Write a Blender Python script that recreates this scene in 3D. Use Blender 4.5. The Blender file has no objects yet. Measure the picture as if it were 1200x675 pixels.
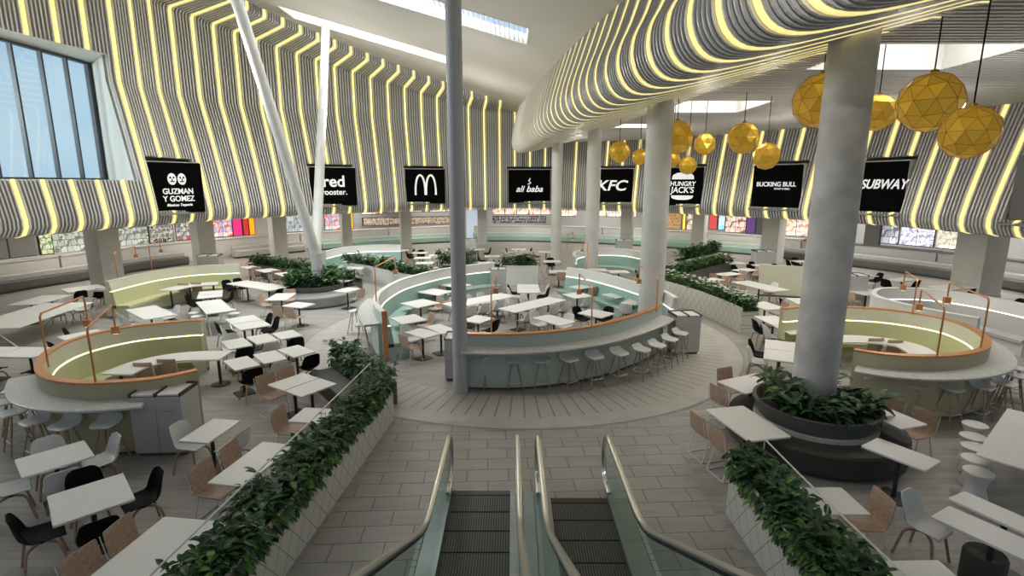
import bpy, math, random
from mathutils import Vector, Matrix
random.seed(7)
SC = bpy.context.scene
COL = SC.collection
PI = math.pi
# ------------------------------------------------------------ camera, world, exposure
F, HOR, HC = 620.0, 215.0, 4.8
TILT = math.atan((337.5-HOR)/F)
cam = bpy.data.objects.new('camera', bpy.data.cameras.new('camera')); COL.objects.link(cam)
cam.data.sensor_width = 36; cam.data.lens = 36*F/1200; cam.data.clip_end = 300
cam.location = (0, 0, HC); cam.rotation_euler = (PI/2-TILT, 0, 0)
SC.camera = cam
SC.view_settings.view_transform = 'Standard'; SC.view_settings.look = 'None'
SC.view_settings.gamma = 1; SC.view_settings.use_curve_mapping = False
SC.view_settings.exposure = 0.2
W = bpy.data.worlds.new('sky'); SC.world = W; W.use_nodes = True
wn = W.node_tree; bg = wn.nodes['Background']
wtc = wn.nodes.new('ShaderNodeTexCoord'); wno = wn.nodes.new('ShaderNodeTexNoise'); wno.inputs['Scale'].default_value = 2.2
wno.inputs['Detail'].default_value = 4
wcr = wn.nodes.new('ShaderNodeValToRGB'); wcr.color_ramp.elements[0].position = .42; wcr.color_ramp.elements[1].position = .62
wcr.color_ramp.elements[0].color = (.42, .56, .74, 1); wcr.color_ramp.elements[1].color = (.80, .83, .88, 1)
wn.links.new(wtc.outputs['Generated'], wno.inputs['Vector']); wn.links.new(wno.outputs['Fac'], wcr.inputs['Fac'])
wn.links.new(wcr.outputs['Color'], bg.inputs['Color']); # sky strength shaped: bright ahead, cut behind to keep the foreground dim
wsp = wn.nodes.new('ShaderNodeSeparateXYZ'); wmr = wn.nodes.new('ShaderNodeMapRange')
wn.links.new(wtc.outputs['Generated'], wsp.inputs[0]); wn.links.new(wsp.outputs[1], wmr.inputs['Value'])
wmr.inputs['From Min'].default_value = -.2; wmr.inputs['From Max'].default_value = .35; wmr.inputs['To Min'].default_value = .26; wmr.inputs['To Max'].default_value = 1.1
wn.links.new(wmr.outputs['Result'], bg.inputs['Strength'])

def light(name, kind, loc, power, rot=(0, 0, 0), size=(1, 1), col=(1, 1, 1), spot=None, shape='RECTANGLE'):
    l = bpy.data.lights.new(name, kind); l.energy = power; l.color = col
    if kind == 'AREA': l.shape = shape; l.size = size[0]; l.size_y = size[1]
    elif kind == 'SPOT': l.spot_size = spot; l.spot_blend = .6; l.shadow_soft_size = size[0]
    else: l.shadow_soft_size = size[0]
    o = bpy.data.objects.new(name, l); COL.objects.link(o); o.location = loc; o.rotation_euler = rot
    return o
K = 1.0
# daylight over the ceiling skylights (they sit above the louvres) and the soffit wells
light('skylight_daylight', 'AREA', (-6.5, 19.4, 14.6), 2600*K, (0, math.atan(.28), 0), (13.5, 2.2), (.95, .98, 1))
light('skylight_daylight', 'AREA', (-6.8, 27.6, 14.6), 2000*K, (0, math.atan(.28), 0), (8.5, 2.0), (.95, .98, 1))
for x, y, a, b, p in ((9.3, 13.0, 3.4, .9, 110), (7.7, 21.0, 3.0, 1.3, 150), (6.3, 27.7, 2.4, 1.2, 110)):
    light('well_daylight', 'AREA', (x, y, 8.95), p*K, (0, 0, 0), (a, b), (1, .99, .96))

# unseen fill points added to brighten the plaster ceiling and the finned walls
for x, y, z, p in ((-9, 12, 8.8, 200), (-10, 19.5, 8.8, 280), (-8, 26.5, 8.3, 320), (-2.5, 14, 7.2, 90), (-2, 22, 7.2, 150), (-2.5, 29.5, 7.4, 260)):
    light('high_fill', 'POINT', (x, y, z), p*K, size=(.02, 1), col=(1, .96, .9))
for x, y, z, p in ((12, 12, 6.0, 90), (13.5, 18, 6.0, 110), (12, 24, 6.0, 110), (8.5, 29, 5.9, 110), (4.5, 34, 5.9, 70), (7.5, 20, 6.0, 60)):
    light('low_fill', 'POINT', (x, y, z), p*K, size=(.02, 1), col=(1, .96, .9))  # unseen fill points below the soffit, added to lighten the right side
light('side_window_daylight', 'AREA', (-22, 12.5, 8.5), 2400*K, Vector((4.5, 11.5, -1.5)).to_track_quat('-Z', 'Y').to_euler(), (5, 4), (.97, .98, 1))
light('low_fill', 'POINT', (2.6, 5.6, 7.2), 60, size=(.02, 1), col=(1, .97, .93))  # added fill with no visible source, lifts the front of the concrete column

# ------------------------------------------------------------ pixel helpers (plan geometry was measured on known planes)
def ray(px, py):
    u = (px-600)/F; v = (337.5-py)/F
    dy = math.cos(TILT)+v*math.sin(TILT); dz = -math.sin(TILT)+v*math.cos(TILT)
    return u/dy, dz/dy
def P(px, py, z=0.0):
    a, b = ray(px, py); Y = (z-HC)/b
    return Vector((a*Y, Y, z))
def proj(x, y, z):
    z -= HC; d = y*math.cos(TILT)-z*math.sin(TILT)
    return 600+F*x/d, 337.5-F*(y*math.sin(TILT)+z*math.cos(TILT))/d

# ------------------------------------------------------------ materials
def mat(name, col, rough=.6, metal=0, emit=None, estr=1.0, noise=None, spec=.4, bump=None):
    m = bpy.data.materials.new(name); m.use_nodes = True
    n = m.node_tree; b = n.nodes['Principled BSDF']
    b.inputs['Base Color'].default_value = (*col, 1); b.inputs['Roughness'].default_value = rough
    b.inputs['Metallic'].default_value = metal; b.inputs['Specular IOR Level'].default_value = spec
    if emit: b.inputs['Emission Color'].default_value = (*emit, 1); b.inputs['Emission Strength'].default_value = estr
    if noise:
        sc, amt = noise
        tc = n.nodes.new('ShaderNodeTexCoord'); t = n.nodes.new('ShaderNodeTexNoise'); t.inputs['Scale'].default_value = sc
        t.inputs['Detail'].default_value = 5
        r = n.nodes.new('ShaderNodeValToRGB'); r.color_ramp.elements[0].position = .3; r.color_ramp.elements[1].position = .7
        r.color_ramp.elements[0].color = (*[c*(1-amt) for c in col], 1); r.color_ramp.elements[1].color = (*[min(1, c*(1+amt)) for c in col], 1)
        n.links.new(tc.outputs['Object'], t.inputs['Vector']); n.links.new(t.outputs['Fac'], r.inputs['Fac'])
        n.links.new(r.outputs['Color'], b.inputs['Base Color'])
    return m
def wood(name, col, sc=(8, 1, 8)):
    m = mat(name, col, .5); n = m.node_tree; b = n.nodes['Principled BSDF']
    tc = n.nodes.new('ShaderNodeTexCoord'); mp = n.nodes.new('ShaderNodeMapping'); mp.inputs['Scale'].default_value = sc
    t = n.nodes.new('ShaderNodeTexNoise'); t.inputs['Scale'].default_value = 3; t.inputs['Detail'].default_value = 4
    r = n.nodes.new('ShaderNodeValToRGB'); r.color_ramp.elements[0].position = .3; r.color_ramp.elements[1].position = .7
    r.color_ramp.elements[0].color = (*[c*.8 for c in col], 1); r.color_ramp.elements[1].color = (*[min(1, c*1.15) for c in col], 1)
    n.links.new(tc.outputs['Object'], mp.inputs['Vector']); n.links.new(mp.outputs['Vector'], t.inputs['Vector'])
    n.links.new(t.outputs['Fac'], r.inputs['Fac']); n.links.new(r.outputs['Color'], b.inputs['Base Color'])
    return m
def brickmat(name, c1, c2, mortar, bw, bh, ms, rot=0, scale=1.0, rough=.45, streak=.25):
    m = mat(name, c1, rough); n = m.node_tree; b = n.nodes['Principled BSDF']
    tc = n.nodes.new('ShaderNodeTexCoord'); mp = n.nodes.new('ShaderNodeMapping'); mp.inputs['Rotation'].default_value = (0, 0, rot)
    t = n.nodes.new('ShaderNodeTexBrick'); t.inputs['Scale'].default_value = scale; t.inputs['Brick Width'].default_value = bw
    t.inputs['Row Height'].default_value = bh; t.inputs['Mortar Size'].default_value = ms; t.inputs['Mortar Smooth'].default_value = .3
    t.inputs['Color1'].default_value = (*c1, 1); t.inputs['Color2'].default_value = (*c2, 1); t.inputs['Mortar'].default_value = (*mortar, 1)
    ns = n.nodes.new('ShaderNodeTexNoise'); ns.inputs['Scale'].default_value = 1.0; ns.inputs['Detail'].default_value = 6
    mp2 = n.nodes.new('ShaderNodeMapping'); mp2.inputs['Rotation'].default_value = (0, 0, rot); mp2.inputs['Scale'].default_value = (1.2, 6, 1)
    mx = n.nodes.new('ShaderNodeMixRGB'); mx.blend_type = 'MULTIPLY'; mx.inputs['Fac'].default_value = streak
    rp = n.nodes.new('ShaderNodeValToRGB'); rp.color_ramp.elements[0].position = .35; rp.color_ramp.elements[1].position = .65
    rp.color_ramp.elements[0].color = (.5, .5, .5, 1)
    L = n.links
    L.new(tc.outputs['Object'], mp.inputs['Vector']); L.new(mp.outputs['Vector'], t.inputs['Vector'])
    L.new(tc.outputs['Object'], mp2.inputs['Vector']); L.new(mp2.outputs['Vector'], ns.inputs['Vector'])
    L.new(ns.outputs['Fac'], rp.inputs['Fac']); L.new(t.outputs['Color'], mx.inputs['Color1']); L.new(rp.outputs['Color'], mx.inputs['Color2'])
    L.new(mx.outputs['Color'], b.inputs['Base Color'])
    return m
def linemat(name, col, dark, expr, rough=.5):
    """thin dark joints where fract(expr) is near 0; expr = 'radial' or 'diamond' or 'ribs'"""
    m = mat(name, col, rough); n = m.node_tree; b = n.nodes['Principled BSDF']; L = n.links
    tc = n.nodes.new('ShaderNodeTexCoord'); sp = n.nodes.new('ShaderNodeSeparateXYZ'); L.new(tc.outputs['Object'], sp.inputs[0])
    def M(op, a, c=None):
        k = n.nodes.new('ShaderNodeMath'); k.operation = op
        for i, q in enumerate((a, c)):
            if q is None: continue
            if isinstance(q, (int, float)): k.inputs[i].default_value = q
            else: L.new(q, k.inputs[i])
        return k.outputs[0]
    x, y, z = sp.outputs
    if expr == 'radial':
        ang = M('ARCTAN2', y, x); a = M('FRACT', M('MULTIPLY', ang, 120/(2*PI))); f = M('LESS_THAN', a, .11)
    elif expr == 'diamond':
        a = M('FRACT', M('ADD', M('MULTIPLY', y, 3.1), M('MULTIPLY', z, 2.3))); c = M('FRACT', M('SUBTRACT', M('MULTIPLY', y, 3.1), M('MULTIPLY', z, 2.3)))
        f = M('MAXIMUM', M('LESS_THAN', a, .045), M('LESS_THAN', c, .045))
    else:
        a = M('FRACT', M('MULTIPLY', x, 28)); f = M('LESS_THAN', a, .42)
    mx = n.nodes.new('ShaderNodeMixRGB'); L.new(f, mx.inputs['Fac']); mx.inputs['Color1'].default_value = (*col, 1); mx.inputs['Color2'].default_value = (*dark, 1)
    L.new(mx.outputs['Color'], b.inputs['Base Color'])
    return m
def glassmat(name, tint=(.85, .93, .93), gl=.12):
    m = bpy.data.materials.new(name); m.use_nodes = True; n = m.node_tree; n.nodes.clear()
    o = n.nodes.new('ShaderNodeOutputMaterial'); t = n.nodes.new('ShaderNodeBsdfTransparent'); g = n.nodes.new('ShaderNodeBsdfGlossy')
    t.inputs[0].default_value = (*tint, 1); g.inputs['Roughness'].default_value = .03
    lw = n.nodes.new('ShaderNodeLayerWeight'); lw.inputs['Blend'].default_value = .25
    fr = n.nodes.new('ShaderNodeMath'); fr.operation = 'MULTIPLY'; fr.inputs[1].default_value = .35; n.links.new(lw.outputs['Facing'], fr.inputs[0])
    mx = n.nodes.new('ShaderNodeMixShader'); n.links.new(fr.outputs[0], mx.inputs[0]); n.links.new(t.outputs[0], mx.inputs[1]); n.links.new(g.outputs[0], mx.inputs[2])
    n.links.new(mx.outputs[0], o.inputs[0]); return m
M = dict(
 white=mat('white_laminate', (.78, .77, .74), .35), edge=mat('white_edge', (.6, .59, .57), .4),
 wplastic=mat('white_plastic', (.72, .72, .70), .35), black=mat('black_plastic', (.006, .006, .007), .6, spec=.12),
 darkmetal=mat('dark_metal', (.05, .05, .05), .4, .5), wire=mat('white_wire', (.75, .74, .72), .35, .1),
 ply=wood('pale_plywood', (.50, .35, .26)), leg=wood('timber_leg', (.42, .30, .21)),
 copper=mat('copper', (.72, .33, .15), .35, .6), steel=mat('brushed_steel', (.62, .60, .54), .28, .9),
 chrome=mat('chrome', (.7, .7, .68), .12, 1), fin=mat('silver_fin', (.60, .59, .57), .42, .15), finback=mat('fin_backing', (.25, .245, .23), .7),
 strip=mat('yellow_light', (.9, .8, .3), .5, 0, (1.0, .84, .34), .74), led=mat('led_white', (1, 1, .9), .5, 0, (.95, 1, .9), 1.6),
 ledy=mat('led_yellow', (1, 1, .7), .5, 0, (1, .97, .6), 1.6),
 ceil=mat('ceiling_plaster', (.50, .48, .43), .8, noise=(.25, .06)), soffit=mat('soffit_slat', (.55, .53, .50), .6),
 plaster=mat('white_plaster', (.72, .71, .68), .7), conc=mat('concrete', (.60, .59, .57), .7, noise=(1.6, .22)),
 colw=mat('pale_column', (.62, .61, .58), .6, noise=(1.2, .08)), pole=mat('grey_paint', (.50, .50, .52), .45),
 mint=mat('mint_panel', (.50, .58, .54), .5), mintd=mat('mint_upholstery', (.33, .48, .43), .75),
 yel=mat('olive_yellow_panel', (.52, .48, .31), .5), yeld=mat('yellow_upholstery', (.58, .58, .33), .75), creamy=mat('cream_panel', (.66, .65, .50), .5),
 stone=mat('terrazzo', (.58, .58, .55), .35, noise=(14, .12)), dark=mat('charcoal_laminate', (.055, .055, .05), .5),
 dgrey=mat('dark_grey', (.12, .12, .115), .6), mgrey=mat('mid_grey', (.30, .30, .29), .6), lgrey=mat('light_grey', (.50, .50, .49), .5),
 leaf=mat('dark_leaf', (.022, .075, .022), .45, noise=(3, .5)), leaf2=mat('bright_leaf', (.09, .22, .03), .5, noise=(3, .4)), petal=mat('white_flower', (.7, .72, .66), .6),
 soil=mat('soil', (.03, .022, .015), .9), signk=mat('sign_black', (.003, .003, .003), .9, spec=.05), letters=mat('sign_lettering', (.8, .8, .8), .5, 0, (1, 1, 1), .35),
 lettersY=mat('sign_lettering_dim', (.6, .6, .6), .5, 0, (1, 1, 1), .3),
 gold=None, frame=mat('window_frame', (.03, .035, .045), .4), glass=glassmat('clear_glass'), 
 tile=brickmat('floor_tile', (.42, .40, .365), (.38, .36, .33), (.15, .14, .13), .70, .36, .008, rot=-.05),
 plank=brickmat('floor_plank', (.42, .40, .37), (.36, .34, .31), (.26, .245, .225), 1.4, .16, .006, rot=.0, streak=.35),
 ring=linemat('radial_boards', (.44, .42, .385), (.24, .225, .20), 'radial'), ringp=mat('ring_stone', (.45, .43, .395), .5, noise=(2, .1)),
 diamond=linemat('diamond_panel', (.70, .68, .64), (.30, .28, .25), 'diamond'),
 step=linemat('step_ribs', (.10, .095, .085), (.018, .016, .015), 'ribs'),
)
g = mat('gold_mesh', (.55, .34, .04), .28, .8, (.9, .5, .06), .16); M['gold'] = g

# ------------------------------------------------------------ mesh builder
class MB:
    def __init__(s): s.v = []; s.f = []
    def add(s, vs, fs):
        o = len(s.v); s.v += [tuple(v) for v in vs]; s.f += [tuple(i+o for i in f) for f in fs]; return s
    def box(s, c, d, rz=0, bev=0, tilt=None):
        hx, hy, hz = d[0]/2, d[1]/2, d[2]/2; R = Matrix.Rotation(rz, 3, 'Z')
        if tilt is not None: R = R @ tilt
        vs = [R @ Vector((x*hx, y*hy, z*hz))+Vector(c) for x in (-1, 1) for y in (-1, 1) for z in (-1, 1)]
        return s.add(vs, [(0, 1, 3, 2), (4, 6, 7, 5), (0, 4, 5, 1), (2, 3, 7, 6), (0, 2, 6, 4), (1, 5, 7, 3)])
    def slab(s, c, w, d, t, rz=0, r=.02):
        """rounded-corner horizontal slab, chamfered rim"""
        pts = []
        for cx, cy, a0 in ((w/2-r, d/2-r, 0), (-w/2+r, d/2-r, PI/2), (-w/2+r, -d/2+r, PI), (w/2-r, -d/2+r, 1.5*PI)):
            for k in range(3): a = a0+k*PI/4; pts.append((cx+r*math.cos(a), cy+r*math.sin(a)))
        R = Matrix.Rotation(rz, 2); n = len(pts); vs = []
        ch = min(.005, t*.3)
        for z, k in ((-t/2, .99), (-t/2+ch, 1), (t/2-ch, 1), (t/2, .99)):
            for p in pts:
                q = R @ Vector((p[0]*k, p[1]*k)); vs.append((c[0]+q.x, c[1]+q.y, c[2]+z))
        fs = [tuple(range(n-1, -1, -1)), tuple(range(3*n, 4*n))]
        for j in range(3):
            for i in range(n): fs.append((j*n+i, j*n+(i+1) % n, (j+1)*n+(i+1) % n, (j+1)*n+i))
        return s.add(vs, fs)
    def cyl(s, a, b, r0, r1=None, n=12, cap=True):
        r1 = r0 if r1 is None else r1; a = Vector(a); b = Vector(b); d = (b-a).normalized()
        t = Vector((0, 0, 1)) if abs(d.z) < .9 else Vector((1, 0, 0)); u = d.cross(t).normalized(); w = d.cross(u)
        vs = []
        for p, r in ((a, r0), (b, r1)):
            for i in range(n): an = 2*PI*i/n; vs.append(p+u*(r*math.cos(an))+w*(r*math.sin(an)))
        fs = [(i, i+n, (i+1) % n+n, (i+1) % n) for i in range(n)]
        if cap: fs += [tuple(range(n)), tuple(range(2*n-1, n-1, -1))]
        return s.add(vs, fs)
    def tube(s, pts, r, n=8, sq=False):
        pts = [Vector(p) for p in pts]; m = len(pts); vs = []
        prev = None
        for i, p in enumerate(pts):
            d = (pts[min(i+1, m-1)]-pts[max(i-1, 0)]).normalized()
            if prev is None:
                t = Vector((0, 0, 1)) if abs(d.z) < .9 else Vector((0, 1, 0)); u = d.cross(t).normalized()
            else: u = (prev-d*prev.dot(d)).normalized()
            prev = u; w = d.cross(u); k = 1.0
            if 0 < i < m-1:
                c = (pts[i]-pts[i-1]).normalized().dot((pts[i+1]-pts[i]).normalized()); k = min(1.4, 1/max(.5, math.sqrt(max(0.01, (1+c)/2))))
            for j in range(n): an = 2*PI*(j+.5)/n; vs.append(p+(u*math.cos(an)+w*math.sin(an))*r*k)
        fs = [(i*n+j, i*n+(j+1) % n, (i+1)*n+(j+1) % n, (i+1)*n+j) for i in range(m-1) for j in range(n)]
        fs += [tuple(range(n-1, -1, -1)), tuple(range((m-1)*n, m*n))]
        return s.add(vs, fs)
    def lathe(s, c, prof, n=24, sx=1, sy=1):
        vs = []; m = len(prof)
        for r, z in prof:
            for i in range(n): a = 2*PI*i/n; vs.append((c[0]+r*sx*math.cos(a), c[1]+r*sy*math.sin(a), c[2]+z))
        fs = [(j*n+i, j*n+(i+1) % n, (j+1)*n+(i+1) % n, (j+1)*n+i) for j in range(m-1) for i in range(n)]
        fs += [tuple(range(n-1, -1, -1)), tuple(range((m-1)*n, m*n))]
        return s.add(vs, fs)
    def sweep(s, path, prof, side=1, closed=True, caps=True):
        """path: plan points; prof: (offset along outward normal, z)"""
        m = len(path); k = len(prof); vs = []
        for i, p in enumerate(path):
            a = path[max(i-1, 0)]; b = path[min(i+1, m-1)]; t = Vector((b[0]-a[0], b[1]-a[1])).normalized()
            nn = Vector((t.y, -t.x))*side
            for o, z in prof: vs.append((p[0]+nn.x*o, p[1]+nn.y*o, z))
        kk = k if closed else k-1
        fs = [(i*k+j, i*k+(j+1) % k, (i+1)*k+(j+1) % k, (i+1)*k+j) for i in range(m-1) for j in range(kk)]
        if closed and caps: fs += [tuple(range(k-1, -1, -1)), tuple(range((m-1)*k, m*k))]
        return s.add(vs, fs)
    def build(s, name, m, parent=None, smooth=False, world=True):
        me = bpy.data.meshes.new(name)
        org = Vector((0, 0, 0))
        if parent is not None and world:
            q = parent
            while q: org += q.location; q = q.parent
        me.from_pydata([(v[0]-org.x, v[1]-org.y, v[2]-org.z) for v in s.v], [], s.f); me.materials.append(m)
        if smooth:
            for p in me.polygons: p.use_smooth = True
            me.set_sharp_from_angle(angle=math.radians(38))
        me.validate(); me.update()
        # consistent outward normals
        import bmesh
        bm = bmesh.new(); bm.from_mesh(me); bmesh.ops.recalc_face_normals(bm, faces=bm.faces); bm.to_mesh(me); bm.free()
        o = bpy.data.objects.new(name, me); COL.objects.link(o)
        if parent is not None: o.parent = parent
        return o
def tag(o, label=None, cat=None, group=None, kind=None):
    if label:
        if not 3 < len(label.split()) < 17: print('LABELLEN', len(label.split()), label)
        o['label'] = label
    if cat: o['category'] = cat
    if group: o['group'] = group
    if kind: o['kind'] = kind
    return o
def empty(name, loc=(0, 0, 0), rz=0):
    o = bpy.data.objects.new(name, None); COL.objects.link(o); o.location = loc; o.rotation_euler = (0, 0, rz); o.empty_display_size = .1
    return o
def kids(o): return [c for c in COL.objects if c.parent == o]
TREE = {}
def tree(root):
    """record a prototype's children once, so copying needs no scan"""
    def rec(o): return (o, [rec(c) for c in kids(o)])
    return rec(root)
def dup(tr, loc, rz, par=None):
    o, ch = tr; c = o.copy(); COL.objects.link(c)
    if par is None:
        c.location = loc; c.rotation_euler = (0, 0, rz)
    else: c.parent = par
    for t in ch: dup(t, None, None, c)
    return c
def catmull(pts, n=8):
    out = []; P_ = [Vector(p) for p in pts]; m = len(P_)
    for i in range(m-1):
        a, b, c, d = P_[max(i-1, 0)], P_[i], P_[i+1], P_[min(i+2, m-1)]
        for k in range(n):
            t = k/n; out.append(.5*((2*b)+(c-a)*t+(2*a-5*b+4*c-d)*t*t+(3*b-a-3*c+d)*t**3))
    out.append(P_[-1]); return out

# ------------------------------------------------------------ plan of the hall: horseshoe lip of the canopy, centre C
CX, CY = 0.0, 18.0
RT = [(-30, 18.5), (-10, 17.4), (0, 17.2), (10, 17.2), (20, 17.5), (30, 17.5), (40, 17.5), (50, 18.1), (60, 18.7), (70, 19.3), (80, 19.8), (90, 20.4), (100, 20.3), (110, 19.4), (120, 18.8), (130, 18.3), (140, 17.9), (150, 17.5), (160, 16.85), (170, 16.9), (180, 17.0), (190, 17.2), (215, 18.5)]
def R0(d):
    for (a, r), (b, q) in zip(RT, RT[1:]):
        if a <= d <= b:
            t = (d-a)/(b-a); t = t*t*(3-2*t)*.5+t*.5; return r+(q-r)*t
    return 17.2
def rp(d, off, z=None):
    a = math.radians(d); r = R0(d)+off; x, y = CX+r*math.cos(a), CY+r*math.sin(a)
    return Vector((x, y)) if z is None else Vector((x, y, z))
def ring_px(px, off, z):
    """angle on the ring whose point shows at picture column px"""
    lo, hi = -5.0, 185.0
    for _ in range(40):
        m_ = (lo+hi)/2; q = rp(m_, off, z)
        if proj(q.x, q.y, q.z)[0] > px: lo = m_
        else: hi = m_
    return (lo+hi)/2
def ringpath(d0, d1, off=0, st=2.0):
    n = max(2, int(abs(d1-d0)/st)+1)
    return [rp(d0+(d1-d0)*i/(n-1), off) for i in range(n)]
CZ = lambda x: 9.85-.28*x      # sloping ceiling

# ------------------------------------------------------------ floor
VX0, VX1, VY = -1.22, 1.78, 7.5      # escalator void
def plate(name, rects, m, z=0, label=None):
    b = MB()
    for x0, x1, y0, y1 in rects: b.box(((x0+x1)/2, (y0+y1)/2, z-.1), (x1-x0, y1-y0, .2))
    return tag(b.build(name, m), kind='structure')
plate('floor', [(-40, 40, -6, 62)], M['plank'])
def tilefloor():
    b = MB(); z = .004
    def quad(p): o = len(b.v); b.v += [(x, y, z) for x, y in p]; b.f.append(tuple(range(o, o+len(p))))
    quad([(-3.0, 1), (3.0, 1), (3.0, VY), (3.3, 11.2), (-2.3, 11.2), (-2.63, VY)])
    return tag(b.build('floor', M['tile']), kind='structure')
tilefloor()
def annulus(r0, r1, m, z, c=(.25, 16.4), n=96):
    b = MB(); vs = []
    for i in range(n):
        a = 2*PI*i/n; vs += [(r0*math.cos(a), r0*math.sin(a), 0), (r1*math.cos(a), r1*math.sin(a), 0)]
    b.add(vs, [(2*i, 2*i+1, (2*i+3) % (2*n), (2*i+2) % (2*n)) for i in range(n)])
    o = b.build('floor', m); o.location = (*c, z); return tag(o, kind='structure')
annulus(4.9, 6.1, M['ring'], .009); annulus(6.1, 6.6, M['ringp'], .0085); annulus(6.6, 6.66, M['mgrey'], .0095)

# ------------------------------------------------------------ ceiling with two long skylights
def ceiling():
    b = MB(); holes = [(-13.8, .55, 18.3, 20.3), (-10.9, -2.6, 26.6, 28.5)]
    xs = sorted({-30, 4.2, *[h[0] for h in holes], *[h[1] for h in holes]}); ys = sorted({3.0, 50.0, *[h[2] for h in holes], *[h[3] for h in holes]})
    for x0, x1 in zip(xs, xs[1:]):
        for y0, y1 in zip(ys, ys[1:]):
            mx, my = (x0+x1)/2, (y0+y1)/2
            if any(h[0] < mx < h[1] and h[2] < my < h[3] for h in holes): continue
            vs = [(x, y, CZ(x)+dz) for dz in (0, .3) for x, y in ((x0, y0), (x1, y0), (x1, y1), (x0, y1))]
            b.add(vs, [(3, 2, 1, 0), (4, 5, 6, 7), (0, 1, 5, 4), (1, 2, 6, 5), (2, 3, 7, 6), (3, 0, 4, 7)])
    c = tag(b.build('ceiling', M['ceil']), kind='structure')
    for i, h in enumerate(holes):
        fr = MB(); lv = MB(); x0, x1, y0, y1 = h
        for ya in (y0, y1):
            fr.add([(x, ya+dy, CZ(x)+dz) for x in (x0, x1) for dy in (-.03, .03) for dz in (-.02, .34)], [(0, 1, 3, 2), (4, 6, 7, 5), (0, 4, 5, 1), (2, 3, 7, 6), (0, 2, 6, 4), (1, 5, 7, 3)])
        for xa in (x0, x1): fr.box((xa, (y0+y1)/2, CZ(xa)+.16), (.06, y1-y0, .36))
        x = x0+.1
        while x < x1: lv.box((x, (y0+y1)/2, CZ(x)+.10), (.022, y1-y0, .16)); x += .16
        w = tag(fr.build('window_%d' % (i+3), M['plaster']), kind='structure')
        lv.build('louvre', M['wplastic'], w)
ceiling()

# ------------------------------------------------------------ finned canopy walls
SIGNS = [('guzman', 182, 233), ('rooster', 366, 416), ('arches', 477, 520), ('alibaba', 596, 644), ('kfc', 692, 740), ('hungry', 779, 821), ('bull', 882, 938), ('subway', 1003, 1058), ('blank', 1186, 1246)]
SA = []
for nm, a, b_ in SIGNS:
    t1, t0 = ring_px(a, .1, 4.6), (ring_px(b_, .1, 4.6) if b_ < 1200 else ring_px(a, .1, 4.6)-7.5); SA.append((nm, t0, t1))
LEAN = [(-30, 1.6), (88, 1.6), (88.01, 1.0), (100, 1.0), (118, 1.55), (140, 1.9), (150, 1.6), (160, 1.1), (230, 1.1)]
def lean(d):
    for (a, p), (c, q) in zip(LEAN, LEAN[1:]):
        if a <= d < c: return p+(q-p)*(d-a)/(c-a)
    return 1.6
def soff(d): return min(13.6, max(9.9, CZ(rp(d, lean(d)-3.6).x)-.45))
LOW = [(1.5, 3.3), (.9, 3.02), (.45, 2.92), (.16, 3.0), (.02, 3.25), (0, 3.55)]
def prof(d, zlo, zhi):
    """profile points (offset, z) between heights"""
    e = lean(d)
    def off(z): return 0 if z < 3.55 else e*((z-3.55)/(9.1-3.55))**1.15 if z < 9.1 else e
    pts = []
    if zlo < 3: pts += LOW
    top = 7.7 if d < 88 else 9.1
    for z in (3.55, 4.3, 5.0, 6.2, 7.4, 8.2, 9.1):
        if max(zlo, 3.56) < z < min(zhi, top): pts.append((off(z), z))
    if zlo >= 3: pts.insert(0, (off(zlo), zlo))
    if zhi < top: pts.append((off(zhi), zhi)); return pts
    if zlo < top: pts.append((off(top), top))
    if zlo > top: pts = [(e, zlo)]
    if d >= 88:
        s_ = soff(d)
        pts += [(e, s_-.12), (e-.12, s_), (e-3.5, s_+.05), (e-3.6, s_+.15), (e-3.6, CZ(rp(d, e-3.6).x)+.02)]
    return pts
def spans(d):
    if d > 161.5: return [(2.9, 4.95), (10.15, 99)]
    for nm, a, b_ in SA:
        if a-.25 < d < b_+.25: return [(2.9, 3.38), (6.0, 99)]
    return [(2.9, 99)]
def blade(b, d, pr, w, dep, lift=0):
    """one blade following pr at angle d: w wide, standing dep out of the backing"""
    a = math.radians(d); rad = Vector((math.cos(a), math.sin(a), 0)); tan = Vector((-rad.y, rad.x, 0)); R_ = R0(d); vs = []; m = len(pr)
    for i, (o, z) in enumerate(pr):
        a_, c_ = pr[max(i-1, 0)], pr[min(i+1, m-1)]; t = Vector((c_[0]-a_[0], c_[1]-a_[1])).normalized(); nn = Vector((-t.y, t.x))
        for s_, q in ((-1, 0), (1, 0), (1, 1), (-1, 1)):
            oo = o-lift*-nn.x - (1-q)*-dep*-nn.x if False else o+nn.x*(lift-(1-q)*dep); zz = z+nn.y*(lift-(1-q)*dep)
            p = Vector((CX, CY, 0))+rad*(R_+oo)+tan*(s_*w/2); vs.append((p.x, p.y, zz))
    fs = [(i*4+j, i*4+(j+1) % 4, (i+1)*4+(j+1) % 4, (i+1)*4+j) for i in range(m-1) for j in range(4)]+[(3, 2, 1, 0), tuple(range((m-1)*4, m*4))]
    b.add(vs, fs)
def arcs(d0, d1, step):
    out = []; d = d0; i = 0
    while d < d1:
        out.append((i, d)); d += math.degrees(step/R0(d)); i += 1
    return out
ALLF = arcs(-8, 203, .15)
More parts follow.
